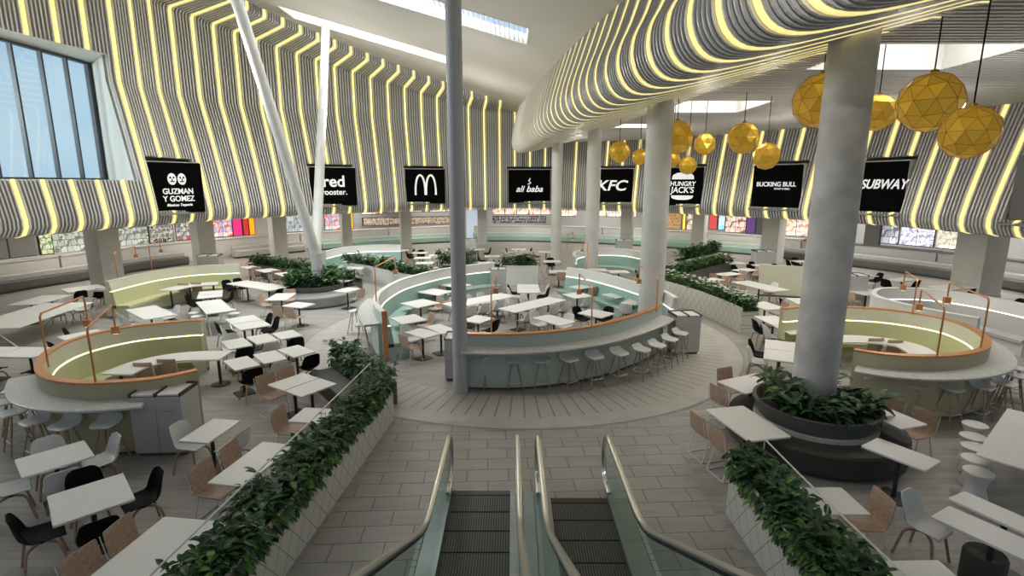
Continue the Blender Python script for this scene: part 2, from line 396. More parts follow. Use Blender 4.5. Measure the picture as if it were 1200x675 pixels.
def finwall(name, d0, d1):
    bb = MB(); fb = MB(); strips = []
    # backing in angular patches
    fl_ = [(i, d) for i, d in ALLF if d0 <= d < d1]
    for (i, d), (j, e) in zip(fl_, fl_[1:]+[(0, d1)]):
        for sp in spans((d+e)/2):
            pa, pb = prof(d, *sp), prof(e, *sp)
            if len(pa) != len(pb): pb = prof(d, *sp)
            k = len(pa); vs = []
            for dd, pr in ((d, pa), (e, pb)):
                for m_, (o, z) in enumerate(pr):
                    u = pr[max(m_-1, 0)]; w = pr[min(m_+1, k-1)]; t = Vector((w[0]-u[0], w[1]-u[1])).normalized()
                    p = rp(dd, o+t.y*.17); vs.append((p.x, p.y, z-t.x*.17))
            bb.add(vs, [(m_, m_+1, k+m_+1, k+m_) for m_ in range(k-1)])
    for i, d in fl_:
        for sp in spans(d):
            pr = prof(d, *sp)
            if i % 7 == 3: strips.append((d, pr))
            else: blade(fb, d, pr, .065, .15)
    w = tag(bb.build(name, M['finback']), kind='structure')
    fb.build('fin', M['fin'], w)
    for d, pr in strips[:98]:
        s_ = MB(); blade(s_, d, pr, .105, .13, .01); s_.build('light_strip', M['strip'], w)
finwall('wall_right', -8, 60); finwall('wall_back', 60, 125); finwall('wall_left', 125, 203)

# left high window in its white reveal
def leftwindow():
    fr = MB(); X = -18.3; y0, y1, z0, z1 = 12.5, 24.3, 4.95, 9.9
    for y in (y1, 23.05, 21.85, 20.6, 19.3, 18.0, 16.7, 15.4, 14.0):
        fr.box((X, y, (z0+z1)/2), (.16, .08 if y != y1 else .35, z1-z0))
    fr.box((X, (y0+y1)/2, z0+.04), (.22, y1-y0, .08)); fr.box((X, (y0+y1)/2, z1-.04), (.22, y1-y0, .08))
    w = tag(fr.build('window_1', M['frame']), kind='structure')
    g_ = MB(); g_.box((X-.02, (y0+y1)/2, (z0+z1)/2), (.02, y1-y0, z1-z0)); g_.build('pane', M['glass'], w)
    t = MB()
    # white reveal at the far side, ledge and head
    rv = [rp(161.4, o+.05, z) for o, z in prof(161.4, 4.9, 99) if z < 10.6]+[rp(161.4, lean(161)+.05, 10.3)]
    rv = [q for q in rv if q.z >= 4.9]; rv.sort(key=lambda q: q.z)
    rv = [Vector((X-.1, y1+.15, 4.9))]+rv+[Vector((X-.1, y1+.15, 10.3))]
    t.add([tuple(q) for q in rv], [(0, i, i+1) for i in range(1, len(rv)-1)])
    n = 16; vs = []
    for i in range(n+1):
        d = 161.4+i*2.4; p = rp(d, .3); vs += [(p.x, p.y, 4.93), (X-.1, min(p.y+.9, y1+.15) if i else y1+.15, 4.93)]
    t.add(vs, [(2*i, 2*i+1, 2*i+3, 2*i+2) for i in range(n)])
    vs = []
    for i in range(n+1):
        d = 161.4+i*2.4; p = rp(d, 1.1); vs += [(p.x, p.y, 10.14), (X-.1, vs and min(p.y+.9, y1+.15) or y1+.15, 9.9)]
    t.add(vs, [(2*i, 2*i+1, 2*i+3, 2*i+2) for i in range(n)])
    tag(t.build('trim_2', M['plaster']), kind='structure')
leftwindow()

# sweeping bulkhead on the right, its fins run across it
XB = [(3.0, 4.6), (6.7, 3.85), (9.1, 3.4), (13.9, 2.65), (16.6, 2.3), (20.4, 1.85), (24.6, 1.4), (30, .95), (35.5, .5), (38, .3)]
def xb(y):
    for (a, p), (c, q) in zip(XB, XB[1:]):
        if a <= y <= c: return p+(q-p)*(y-a)/(c-a)
    return XB[0][1] if y < 3 else XB[-1][1]
def bprof(y):
    x = xb(y); zc = CZ(x)+.02
    c = catmull([(x, zc), (x-.26, zc-.8), (x-.48, 7.75), (x-.5, 7.3), (x-.3, 6.92), (x+.08, 6.77), (x+.8, 6.86), (x+2.4, 7.24), (x+3.9, 7.62), (x+4.3, 7.66)], 3)
    return [(v.x, v.y) for v in c]
def bulkhead():
    bb = MB(); fb = MB(); st = []; n = len(bprof(5))
    ys = [3.0+.5*i for i in range(67)]; vs = []
    for y in ys:
        pr = bprof(y)
        for i, (x, z) in enumerate(pr):
            u, w = pr[max(i-1, 0)], pr[min(i+1, n-1)]; t = Vector((w[0]-u[0], w[1]-u[1])).normalized()
            vs.append((x-t.y*.14, y, z+t.x*.14))
    bb.add(vs, [(i*n+j, i*n+j+1, (i+1)*n+j+1, (i+1)*n+j) for i in range(len(ys)-1) for j in range(n-1)])
    y = 3.1; k = 0
    while y < 35.8:
        pr = bprof(y); f_ = (k % 6 == 3); w, dep, lift = (.08, .12, (.006 if y < 13 else -.004 if y < 20 else -.014)) if f_ else (.062, .12, 0); vs = []
        for i, (x, z) in enumerate(pr):
            u, q = pr[max(i-1, 0)], pr[min(i+1, n-1)]; t = Vector((q[0]-u[0], q[1]-u[1])).normalized(); nx, nz = t.y, -t.x
            for s_, o in ((-1, 1), (1, 1), (1, 0), (-1, 0)):
                l_ = lift-o*dep; vs.append((x+nx*l_, y+s_*w/2, z+nz*l_))
        fs = [(i*4+j, i*4+(j+1) % 4, (i+1)*4+(j+1) % 4, (i+1)*4+j) for i in range(n-1) for j in range(4)]+[(3, 2, 1, 0), tuple(range((n-1)*4, n*4))]
        if f_: q = MB(); q.add(vs, fs); st.append(q)
        else: fb.add(vs, fs)
        y += .137; k += 1
    w = tag(bb.build('trim_1', M['finback']), kind='structure'); fb.build('fin', M['fin'], w)
    for q in st: q.build('light_strip', M['strip'], w)
bulkhead()
# slatted low soffit with lit wells
WELLS = [(7.5, 11.1, 11.9, 14.5), (6.1, 9.3, 19.7, 22.9), (5.0, 7.6, 27.0, 29.0)]
def soffit():
    bb = MB(); sb = MB(); Z = 7.68
    y = 3.0
    def clip(x0, x1, y):
        seg = [(x0, x1)]
        for a, b_, c, d in WELLS:
            if c-.02 < y < d+.02:
                new = []
                for s0, s1 in seg:
                    if s0 < a: new.append((s0, min(s1, a)))
                    if s1 > b_: new.append((max(s0, b_), s1))
                seg = new
        return seg
    while y < 41:
        x0 = xb(min(y, 38))+4.0; rr = 21
        x1 = math.sqrt(max(.1, 21.5**2-(y-18)**2)) if abs(y-18) < 21.4 else 0
        if y < 18: x1 = 21.5
        if x1 > x0+.3:
            for s0, s1 in clip(x0, x1, y+.1):
                sb.box(((s0+s1)/2, y+.1, Z+.02), (s1-s0, .09, .10)); bb.box(((s0+s1)/2, y+.1, Z+.17), (s1-s0, .2, .1))
        y += .2
    c = tag(bb.build('ceiling', M['finback']), kind='structure'); sb.build('slat', M['soffit'], c)
    for i, (a, b_, p, q) in enumerate(WELLS):
        t = MB()
        for xx in (a, b_): t.box((xx, (p+q)/2, Z+.65), (.06, q-p, 1.3))
        for yy in (p, q): t.box(((a+b_)/2, yy, Z+.65), (b_-a+.06, .06, 1.3))
        t.box(((a+b_)/2, (p+q)/2, Z+1.36), (b_-a, q-p, .04))
        w = tag(t.build('window_%d' % (i+5), M['plaster']), kind='structure')
        lv = MB(); x = a+.25
        while x < b_: lv.box((x, (p+q)/2, Z+.9), (.03, q-p, .12)); x += .5
        lv.build('louvre', M['lgrey'], w)
soffit()

# ------------------------------------------------------------ canopy underside, shop walls
def canopy():
    b = MB(); vs = []; n = 0; o0 = 1.4; o1 = 13
    for i in range(106):
        d = -6+i*2.0
        for o, z in ((o0, 3.25), (o1, 3.25), (o1, 3.45), (o0, 3.45)): p = rp(d, o); vs.append((p.x, p.y, z))
        n += 1
    b.add(vs, [(i*4+j, i*4+(j+1) % 4, (i+1)*4+(j+1) % 4, (i+1)*4+j) for i in range(n-1) for j in range(4)])
    tag(b.build('ceiling', M['plaster']), kind='structure')
    w = MB(); w.sweep([rp(-6+i*2.0, 11.5) for i in range(106)], [(0, 0), (.2, 0), (.2, 3.3), (0, 3.3)], 1)
    tag(w.build('wall_shops', M['lgrey']), kind='structure')
    # outer skin behind the finned walls keeps daylight out
    w = MB(); w.sweep([rp(d, 2.7) for d in range(88, 160, 2)], [(0, 3.4), (.1, 3.4), (.1, 15), (0, 15)], 1); tag(w.build('wall_back', M['finback']), kind='structure')
    w = MB(); w.sweep([rp(d, 2.7) for d in range(-8, 91, 2)], [(0, 3.4), (.1, 3.4), (.1, 9.5), (0, 9.5)], 1); tag(w.build('wall_right', M['finback']), kind='structure')
canopy()
for i in range(13):
    d = 8+i*13.5; p = rp(d, 9.3); light('shop_light', 'AREA', (p.x, p.y, 3.2), 110*K, (0, 0, math.radians(d)), (2.4, 4), (1, .96, .9))
for i in range(9):
    d = 15+i*18; p = rp(d, 4.9); light('canopy_fill', 'AREA', (p.x, p.y, 3.22), 85*K, (0, 0, math.radians(d)), (.3, 3), (1, .93, .82))  # added fill under the canopy to brighten the counters, no fittings modelled
for x, y in ((6.5, 14), (11.5, 17.5), (9, 24.5), (12.5, 24), (6.2, 32), (12, 11), (8.5, 17.4)):
    light('soffit_fill', 'SPOT', (x, y, 7.6), 230*K, (0, 0, 0), (.15, 1), (1, .95, .87), spot=2.1)  # added fill spots for the area below the soffit, without real fittings

COUNT = [(8, 24, 'grey'), (24, 41, 'grey'), (41, 56, 'white'), (56, 74, 'white'), (74, 97, 'white'), (99, 112, 'white'), (112, 127, 'white'), (127, 143, 'white'), (143, 160, 'white'), (160, 178, 'white')]
DESC = ['right-hand sandwich shop beside the pale pier', 'shop behind the big concrete column', 'shop with posters under the burger sign', 'shop under the three-letter sign', 'shop with red menu boards under the curly script sign',
        'shop under the arches sign', 'shop between the arches and rooster signs', 'shop under the rooster sign', 'shop under the two-faces sign', 'shop with the grey shutter at far left']
for (a, b_, k), ds in zip(COUNT, DESC):
    o = MB(); o.sweep(ringpath(a, b_-.25, 7.3), [(0, .1), (.05, .1), (.05, 0), (.6, 0), (.6, 1.2), (0, 1.2)], 1)
    q = rp((a+b_)/2, 7.3, 0); r = empty('shop_counter', q); o.build('counter_body', M['plaster'] if k == 'white' else M['lgrey'], r)
    t = MB(); t.sweep(ringpath(a, b_-.25, 7.25), [(-.03, 1.2), (.68, 1.2), (.68, 1.25), (-.03, 1.25)], 1); t.build('counter_top', M['white'] if k == 'white' else M['dgrey'], r)
    tag(r, ('long %s counter of the ' % ('white' if k == 'white' else 'grey'))+ds, 'counter', 'shop counters around the hall')
# banquettes in front of the counters
BQ = [(100, 124, 'mint', 'mint curved banquette running below the arches sign counter'), (127, 138, 'lgrey', 'pale curved banquette below the rooster sign counter'), (145, 178, 'dgrey', 'long dark-seated banquette along the left-hand shop counters'),
      (66, 97, 'mint', 'mint curved banquette below the red menu boards'), (46, 63, 'mint', 'mint curved banquette below the burger sign shop'), (10, 43, 'dgrey', 'long dark-seated banquette along the right-hand shops')]
for a, b_, k, lb in BQ:
    q = rp((a+b_)/2, 5.9, 0); r = empty('banquette', q)
    o = MB(); o.sweep(ringpath(a, b_, 6.6), [(0, 0), (.25, 0), (.25, .72), (.05, .72), (0, .67)], 1); o.build('backrest', M['mint' if k == 'mint' else 'lgrey'], r)
    o = MB(); o.sweep(ringpath(a, b_, 6.05), [(0, .12), (.55, .12), (.55, .48), (.04, .48), (0, .44)], 1); o.build('seat', M['mintd'] if k == 'mint' else M[k], r)
    o = MB(); o.sweep(ringpath(a, b_, 6.15), [(0, 0), (.45, 0), (.45, .12), (0, .12)], 1); o.build('plinth', M['dgrey'], r)
    tag(r, lb, 'bench', 'banquettes along the shops')

# shopfront things: boards, displays, posters
def emis(c, s_=1.0, nz=None): return mat('lit_graphic', c, .5, 0, c, s_, noise=nz)
def picmat(c1, c2, c3, s_, sc=6):
    """lit board or stocked shelf: rows of small pictures or packs with thin gaps"""
    m = mat('lit_picture', c1, .5); n = m.node_tree; b = n.nodes['Principled BSDF']; L = n.links
    tc = n.nodes.new('ShaderNodeTexCoord'); mp = n.nodes.new('ShaderNodeMapping'); mp.inputs['Rotation'].default_value = (PI/2, 0, 0)
    t = n.nodes.new('ShaderNodeTexBrick'); t.offset = .3; t.inputs['Scale'].default_value = 1; t.inputs['Brick Width'].default_value = 1.5/sc; t.inputs['Row Height'].default_value = 1.7/sc
    t.inputs['Mortar Size'].default_value = .018; t.inputs['Bias'].default_value = -.1
    t.inputs['Color1'].default_value = (*c1, 1); t.inputs['Color2'].default_value = (*c2, 1); t.inputs['Mortar'].default_value = (*c3, 1)
    v = n.nodes.new('ShaderNodeTexNoise'); v.inputs['Scale'].default_value = sc*.7; v.inputs['Detail'].default_value = 3
    r = n.nodes.new('ShaderNodeMath'); r.operation = 'GREATER_THAN'; r.inputs[1].default_value = .56
    mx = n.nodes.new('ShaderNodeMixRGB'); mx.inputs['Color2'].default_value = (*c3, 1)
    L.new(tc.outputs['Object'], mp.inputs['Vector']); L.new(mp.outputs['Vector'], t.inputs['Vector']); L.new(tc.outputs['Object'], v.inputs['Vector'])
    L.new(v.outputs['Fac'], r.inputs[0]); L.new(r.outputs[0], mx.inputs['Fac']); L.new(t.outputs['Color'], mx.inputs['Color1'])
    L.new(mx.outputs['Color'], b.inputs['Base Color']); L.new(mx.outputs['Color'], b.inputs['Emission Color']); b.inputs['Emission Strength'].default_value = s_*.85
    return m
WHT, RED, BLU, ORG, MAG, TEA, PUR, BRN = (.85, .85, .82), (.55, .04, .03), (.1, .4, .6), (.85, .35, .02), (.75, .03, .2), (.05, .3, .33), (.12, .05, .2), (.25, .12, .06)
def frame_at(d, off): 
    p = rp(d, off); return p, math.radians(d)-PI/2          # local -Y looks at the hall centre
def panel(name, px0, px1, z0, z1, off, m, label, cat, group=None, n=1, dep=.12, frame='darkmetal'):
    d1, d0 = ring_px(px0, off, 2.2), ring_px(px1, off, 2.2); d = (d0+d1)/2; p, rz = frame_at(d, off)
    w = (rp(d1, off)-rp(d0, off)).length
    r = empty(name, (p.x, p.y, z0), rz); h = z1-z0
    f = MB(); f.box((0, dep/2+.01, h/2), (w, dep, h))
    f.build('casing', M[frame], r, world=False)
    for i in range(n):
        g_ = MB(); ww = w/n; g_.box((-w/2+ww*(i+.5), -.01, h/2), (ww*.94 if n > 1 else ww-.1, .04, h-.1)); g_.build('screen' if cat in ('menu board', 'screen') else 'face', m[i % len(m)] if isinstance(m, list) else m, r, world=False)
    return tag(r, label, cat, group)
menuW = picmat((.85, .84, .8), (.8, .72, .6), (.6, .3, .2), 1.0, 5); menuO = picmat((.75, .55, .35), (.8, .7, .55), (.35, .12, .05), .6, 5)
pink = picmat((.75, .05, .12), (.8, .25, .3), (.85, .8, .8), 1.0, 2.5); pic1 = picmat((.8, .8, .8), (.2, .35, .6), (.7, .15, .1), .8, 5)
pic2 = picmat((.75, .55, .45), (.8, .75, .7), (.25, .12, .1), .8, 4); dispW = picmat((.75, .8, .75), (.45, .5, .45), (.2, .22, .18), .5, 5)
blueS = picmat((.2, .5, .75), (.5, .8, .9), (.8, .9, .95), .8, 4)
Ls = []
panel('shutter', -30, 42, 1.25, 3.2, 8.3, M['mgrey'], 'grey roller shutter at the far left end of the shops', 'shutter', n=2, frame='dgrey')
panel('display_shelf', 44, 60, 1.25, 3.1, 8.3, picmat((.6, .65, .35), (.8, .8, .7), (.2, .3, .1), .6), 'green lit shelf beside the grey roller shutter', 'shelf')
panel('display_fridge', 62, 104, 1.25, 3.1, 8.2, dispW, 'white framed glass display fridge left of the square pier', 'fridge', n=2, frame='white')
panel('display_fridge', 132, 172, 1.25, 3.1, 8.2, dispW, 'bright display fridge just right of the square pier', 'fridge', n=3, frame='white')
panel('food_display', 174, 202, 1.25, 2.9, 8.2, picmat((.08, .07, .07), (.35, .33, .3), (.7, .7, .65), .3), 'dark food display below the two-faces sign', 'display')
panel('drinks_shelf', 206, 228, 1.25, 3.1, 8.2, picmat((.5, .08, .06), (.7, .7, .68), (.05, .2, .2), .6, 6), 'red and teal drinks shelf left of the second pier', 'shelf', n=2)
panel('poster', 249, 271, 1.25, 3.1, 8.4, pic1, 'blue framed food poster right of the second pier', 'poster', frame='darkmetal', n=2)
panel('banner', 272, 283, 1.25, 3.1, 8.3, emis(MAG, .8), 'magenta banner beside the blue framed food poster', 'banner')
panel('banner', 284, 291, 1.25, 3.1, 8.3, emis(RED, .7), 'narrow red banner between magenta and orange ones', 'banner')
panel('banner', 291, 298, 1.25, 3.1, 8.3, emis(ORG, .9), 'narrow orange banner left of the rounded white wall end', 'banner')
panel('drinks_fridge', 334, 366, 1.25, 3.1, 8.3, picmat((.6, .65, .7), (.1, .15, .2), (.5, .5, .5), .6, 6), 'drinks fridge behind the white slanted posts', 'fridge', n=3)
panel('poster', 380, 398, 1.25, 3.1, 8.4, pic1, 'blue and red food poster below the rooster sign', 'poster')
panel('banner', 409, 414, 1.25, 3.1, 8.3, emis(ORG, .9), 'orange strip banner right of the rooster sign pier', 'banner')
panel('menu_board', 424, 448, 2.3, 3.1, 9.0, [emis((.6, .6, .6), .7), menuO], 'grey and orange menu screens left of the arches pier', 'menu board', n=2)
panel('menu_board', 449, 530, 2.35, 3.05, 9.6, menuO, 'warm row of menu screens below the arches sign', 'menu board', n=6)
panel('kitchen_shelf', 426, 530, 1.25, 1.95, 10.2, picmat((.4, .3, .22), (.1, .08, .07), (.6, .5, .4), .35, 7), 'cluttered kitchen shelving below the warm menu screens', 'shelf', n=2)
panel('glass_lightwall', 546, 566, 0, 3.2, 7.6, emis((.50, .58, .70), .55), 'tall pale blue panel right of the grey pole', 'panel', frame='white')
panel('fascia_board', 577, 642, 2.75, 3.2, 8.2, pink, 'pink and red sign band over the white menus', 'sign', n=1)
panel('menu_board', 577, 648, 2.1, 2.72, 8.4, menuW, 'white row of picture menus under the curly script sign', 'menu board', n=5)
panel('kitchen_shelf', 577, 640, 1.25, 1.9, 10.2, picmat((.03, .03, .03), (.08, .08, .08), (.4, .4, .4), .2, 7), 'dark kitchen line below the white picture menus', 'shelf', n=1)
panel('menu_board', 657, 676, 2.0, 2.8, 8.6, menuW, 'small menu screens between the two tall round columns', 'menu board', n=2)
panel('menu_board', 699, 745, 2.05, 3.1, 8.6, menuW, 'bright menu wall under the three-letter sign', 'menu board', n=4)
panel('slatted_panel', 780, 799, 1.25, 3.1, 8.2, picmat((.5, .3, .12), (.35, .2, .08), (.6, .4, .2), .5, 7), 'brown slatted panel right of the big white column', 'panel')
panel('banner', 800, 804, 1.25, 3.1, 8.2, emis((.9, .7, .1), .9), 'yellow strip beside the brown slatted panel', 'banner')
panel('poster', 805, 816, 1.25, 3.1, 8.2, pic2, 'food poster beside the yellow strip', 'poster')
panel('poster', 831, 841, 1.4, 2.9, 8.0, emis((.6, .08, .08), .7), 'red kiosk poster right of the burger sign pier', 'poster')
panel('screen', 842, 850, 1.4, 2.9, 8.0, blueS, 'light blue screen beside the red kiosk poster', 'screen')
panel('poster', 851, 874, 1.25, 3.1, 8.2, pic2, 'wide warm poster with white shapes right of the blue screen', 'poster', n=2)
panel('banner', 875, 886, 1.25, 3.1, 8.2, emis(PUR, .5), 'purple panel right of the wide warm poster', 'banner')
panel('shutter', 887, 899, 1.25, 3.1, 8.2, M['dgrey'], 'dark narrow shutter next to the purple panel', 'shutter')
panel('menu_board', 918, 950, 1.3, 2.9, 8.4, menuW, 'white lit menus left of the big concrete column', 'menu board', n=2)
panel('panel_door', 1014, 1033, 1.0, 3.1, 7.6, M['dgrey'], 'dark panel right of the big concrete column', 'panel')
panel('fascia_board', 1036, 1056, 2.7, 3.1, 8.1, emis((.75, .16, .05), .9), 'small red-orange sign over the white kiosk', 'sign')
panel('kiosk_screen', 1034, 1054, 1.3, 2.6, 8.2, picmat((.8, .8, .85), (.3, .3, .35), (.15, .15, .2), .9, 4), 'white lit kiosk below the red-orange sign', 'screen', n=2)
panel('menu_board', 1056, 1096, 1.3, 2.9, 8.3, picmat((.9, .9, .92), (.7, .7, .8), (.3, .3, .4), 1.2, 6), 'bright framed screens of the sandwich counter', 'menu board', n=2)
panel('display_shelf', 1099, 1131, 1.3, 2.9, 8.3, picmat((.9, .9, .88), (.75, .7, .4), (.4, .4, .35), 1.0, 6), 'white lit shelves left of the pale right-hand pier', 'shelf', n=2)
panel('white_wall_end', 299, 318, .0, 3.2, 8.1, M['plaster'], 'rounded white wall end between orange banner and lilac strip', 'panel', frame='white')
panel('banner', 319, 324, .0, 3.2, 8.1, emis((.4, .42, .6), .5), 'lilac strip right of the white wall end', 'banner')

# ------------------------------------------------------------ signs
def txt(body, size, x, z, r, m, shear=0, ext=.01, sx=1.0, name='lettering'):
    c = bpy.data.curves.new('t', 'FONT'); c.body = body; c.size = size; c.align_x = 'CENTER'; c.align_y = 'CENTER'; c.extrude = ext; c.shear = shear; c.offset = size*.018
    o = bpy.data.objects.new('t', c); COL.objects.link(o)
    dg = bpy.context.evaluated_depsgraph_get(); me = bpy.data.meshes.new_from_object(o.evaluated_get(dg))
    bpy.data.objects.remove(o)
    me.transform(Matrix.Translation((x, -.075, z)) @ Matrix.Rotation(PI/2, 4, 'X') @ Matrix.Diagonal((sx, 1, 1, 1)))
    me.materials.clear(); me.materials.append(m); q = bpy.data.objects.new(name, me); COL.objects.link(q); q.parent = r; return q
def halfdisc(r, x, z, w, h, up, m, name='emblem'):
    n = 14; pts = [(x+w/2*math.cos(PI*i/n), z+(h if up else -h)*math.sin(PI*i/n)**.6) for i in range(n+1)]
    b = MB(); vs = [(p[0], y, p[1]) for y in (-.08, -.06) for p in pts]; k = n+1
    b.add(vs, [tuple(range(k)), tuple(range(2*k-1, k-1, -1))]+[(i, (i+1) % k, (i+1) % k+k, i+k) for i in range(k)]); return b.build(name, m, r, world=False)
SLAB = {'guzman': 'black sign with two faces and white lettering at far left', 'rooster': 'black sign reading red rooster behind the slanted white posts', 'arches': 'black sign with white double arches left of the grey pole',
        'alibaba': 'black sign with curly ali baba lettering', 'kfc': 'black sign reading KFC in slanted bold letters', 'hungry': "black sign with burger-shaped HUNGRY JACK'S lettering", 'bull': 'black sign reading BUCKING BULL left of concrete column',
        'subway': 'black sign reading SUBWAY right of concrete column', 'blank': 'dark grey blank sign edge at the far right'}
for nm, t0, t1 in SA:
    d = (t0+t1)/2; p, rz = frame_at(d, .12); w = (rp(t1, .12)-rp(t0, .12)).length; z0, z1 = 3.45, 5.75; h = z1-z0
    if nm in ('guzman',): rz += .0
    r = empty('shop_sign', (p.x, p.y, z0), rz); tag(r, SLAB[nm], 'sign', 'black shop signs on the finned walls')
    b = MB(); b.box((0, 0, h/2), (w, .1, h)); b.build('sign_face', M['signk'] if nm != 'blank' else M['dgrey'], r, world=False)
    b = MB(); b.box((0, .95, h/2), (w+.1, 1.75, h+.1)); b.build('housing', M['lgrey'], r, world=False)
    L_ = M['letters']
    if nm == 'guzman':
        txt('GUZMAN', .36, 0, .98, r, L_, sx=.95); txt('Y GOMEZ', .36, 0, .64, r, L_, sx=.95); txt('Mexican Taqueria', .17, 0, .36, r, L_, .3)
        for s_ in (-1, 1):
            e = MB(); e.lathe((0, 0, 0), [(.0, 0), (.24, 0), (.24, .02), (0, .02)], 20, .85, 1.1)
            e.v = [(x+s_*.235, -.06-z, y+1.55) for x, y, z in e.v]; q = e.build('emblem', L_, r, world=False)
            k = MB()
            for ex in (-.08, .08): k.box((s_*.235+ex, -.085, 1.62), (.07, .02, .09))
            k.box((s_*.235, -.085, 1.44), (.2, .02, .05)); k.box((s_*.235, -.085, 1.52), (.04, .02, .12)); k.build('face_mark', M['signk'], q, world=False)
    elif nm == 'rooster':
        txt('red', .95, 0, 1.45, r, L_, sx=1.05); txt('rooster.', .48, 0, .82, r, L_)
    elif nm == 'arches':
        for s_ in (-1, 1):
            pts = [(s_*.36+.33*math.cos(a), -.07, .58+1.32*max(0, math.sin(a))**.75) for a in [PI*i/20 for i in range(21)]]
            b = MB(); b.tube(pts, .065, 8); b.build('arch', L_, r, True, world=False)
    elif nm == 'alibaba':
        txt('ali baba', .60, 0, .95, r, L_, .35, sx=1.05)
        b = MB(); b.tube([(-.1, -.07, 1.28), (.1, -.07, 1.38), (-.02, -.07, 1.55), (.08, -.07, 1.72)], .035, 6); b.build('steam_mark', L_, r, world=False)
    elif nm == 'kfc': txt('KFC', .95, 0, 1.18, r, L_, .25, sx=1.15)
    elif nm == 'hungry':
        txt('HUNGRY', .38, 0, 1.32, r, L_, .1, sx=.98); txt("JACK'S", .50, 0, .94, r, L_, .1, sx=.95)
        halfdisc(r, 0, 1.60, 1.35, .42, True, L_); halfdisc(r, 0, .62, 1.35, .27, False, L_)
    elif nm == 'bull':
        txt('BUCKING BULL', .33, 0, 1.3, r, L_, sx=.92); txt('ROAST & GRILL', .12, .35, 1.07, r, L_)
    elif nm == 'subway':
        txt('SUBWAY', .58, .16, 1.3, r, L_, .3, sx=.88)

# ------------------------------------------------------------ columns and posts
def column(x, y, r_, z1, m, label, square=False, z0=0):
    root = empty('column', (x, y, z0)); b = MB()
    if square: b.box((x, y, (z0+z1)/2), (r_*2, r_*2, z1-z0), math.atan2(y-CY, x-CX))
    else: b.lathe((x, y, z0), [(r_, 0), (r_, (z1-z0)*.5), (r_, z1-z0)], 40)
    b.build('shaft', m, root, not square)
    b = MB()
    if square: b.box((x, y, .05), (r_*2+.04, r_*2+.04, .1), math.atan2(y-CY, x-CX))
    else: b.lathe((x, y, z0), [(r_+.02, 0), (r_+.02, .08), (r_+.005, .1)], 40)
    b.build('base', M['lgrey'], root)
    return tag(root, label, 'column')
column(5.85, 9.7, .385, 7.65, M['conc'], 'massive mottled concrete column rising from the dark round planter')
column(4.55, 16.93, .40, 7.45, M['colw'], 'tall white round column at right edge of the mint booth')
column(3.91, 25.9, .33, 7.5, M['colw'], 'tall pale round column behind the mint booth')
column(2.63, 31.6, .31, 7.2, M['colw'], 'farthest tall round column in front of the shops')
for px, lb, k in ((120, 'wide pale pier standing by the left display fridges', .48), (237, 'pale square pier below the two-faces sign', .45), (325, 'pale square pier left of the slanted posts', .42), (405, 'slim pier below the rooster sign', .32), (475, 'slim pier left of the arches sign', .38), (565, 'slim pier right of the pale blue panel', .36),
                  (735, 'slim pier below the three-letter sign', .4), (820, 'slim pier below the burger sign', .4), (907, 'pale pier left of the concrete column', .5), (1150, 'broad pale pier at the far right', .62)):
    d = ring_px(px, 3.6, 2.0); q = rp(d, 3.6); column(q.x, q.y, k, 3.3, M['colw'], lb, True)
def post():
    x, y = P(540, 460).xy; r = empty('pole', (x, y, 0)); b = MB(); b.lathe((x, y, 0), [(.17, 0), (.17, 5), (.17, CZ(x)+.1)], 24); b.build('shaft', M['pole'], r, True)
    b = MB(); b.lathe((x, y, 2.2), [(.185, 0), (.185, .05)], 24); b.build('joint_collar', M['lgrey'], r); tag(r, 'tall slim grey pole in front of the mint counter', 'pole')
    j = Vector((-8.2, 22.0, 1.9)); r = empty('branching_post', (j.x, j.y, 0)); b = MB(); b.lathe((j.x, j.y, 0), [(.22, 0), (.22, 1.9)], 20); b.build('stem', M['pole'], r, True)
    b = MB(); b.lathe((j.x, j.y, 1.86), [(.24, 0), (.24, .07)], 20); b.build('joint_collar', M['lgrey'], r)
    for tip in ((-9.35, 18.6, 12.46), (-9.35, 28.6, 12.46)):
        b = MB(); b.cyl((j.x, j.y, 1.9), tip, .205, .20, 20); b.build('arm', M['colw'], r, True)
    tag(r, 'white forked post rising from the round plant bench', 'pole')
post()

# ------------------------------------------------------------ golden pendants
def pendant(px, py, rp_, rad, label):
    dist = F*rad/rp_; u = (px-600)/F; v = (337.5-py)/F
    d = Vector((u, math.cos(TILT)+v*math.sin(TILT), -math.sin(TILT)+v*math.cos(TILT))); q = Vector((0, 0, HC))+d*dist
    r = empty('pendant_lamp', (q.x, q.y, q.z), random.random()*6)
    import bmesh
    me = bpy.data.meshes.new('shade'); bm = bmesh.new(); bmesh.ops.create_icosphere(bm, subdivisions=2, radius=rad)
    bmesh.ops.subdivide_edges; bm.to_mesh(me); bm.free(); me.materials.append(M['gold'])
    o = bpy.data.objects.new('shade', me); COL.objects.link(o); o.parent = r
    bm = bmesh.new(); bmesh.ops.create_icosphere(bm, subdivisions=2, radius=rad*1.006); me2 = bpy.data.meshes.new('seam'); bm.to_mesh(me2); bm.free()
    b = MB(); 
    for e in me2.edges: b.cyl(me2.vertices[e.vertices[0]].co, me2.vertices[e.vertices[1]].co, rad*.007, n=4, cap=False)
    b.build('seam', M['goldd'], r, world=False)
    b = MB(); zt = 9.0 if any(a-.05 < q.x < c+.05 and d_ < q.y < e_ for a, c, d_, e_ in WELLS) else 7.72; b.cyl((0, 0, rad), (0, 0, zt-q.z), .012, n=6); b.build('cord', M['black'], r, world=False)
    b = MB(); b.cyl((0, 0, rad*.97), (0, 0, rad*1.06), rad*.12, n=10); b.build('cap', M['goldd'], r, world=False)
    tag(r, label, 'lamp', 'gold faceted pendant globes')
M['goldd'] = mat('gold_seam', (.40, .22, .03), .4, .8)
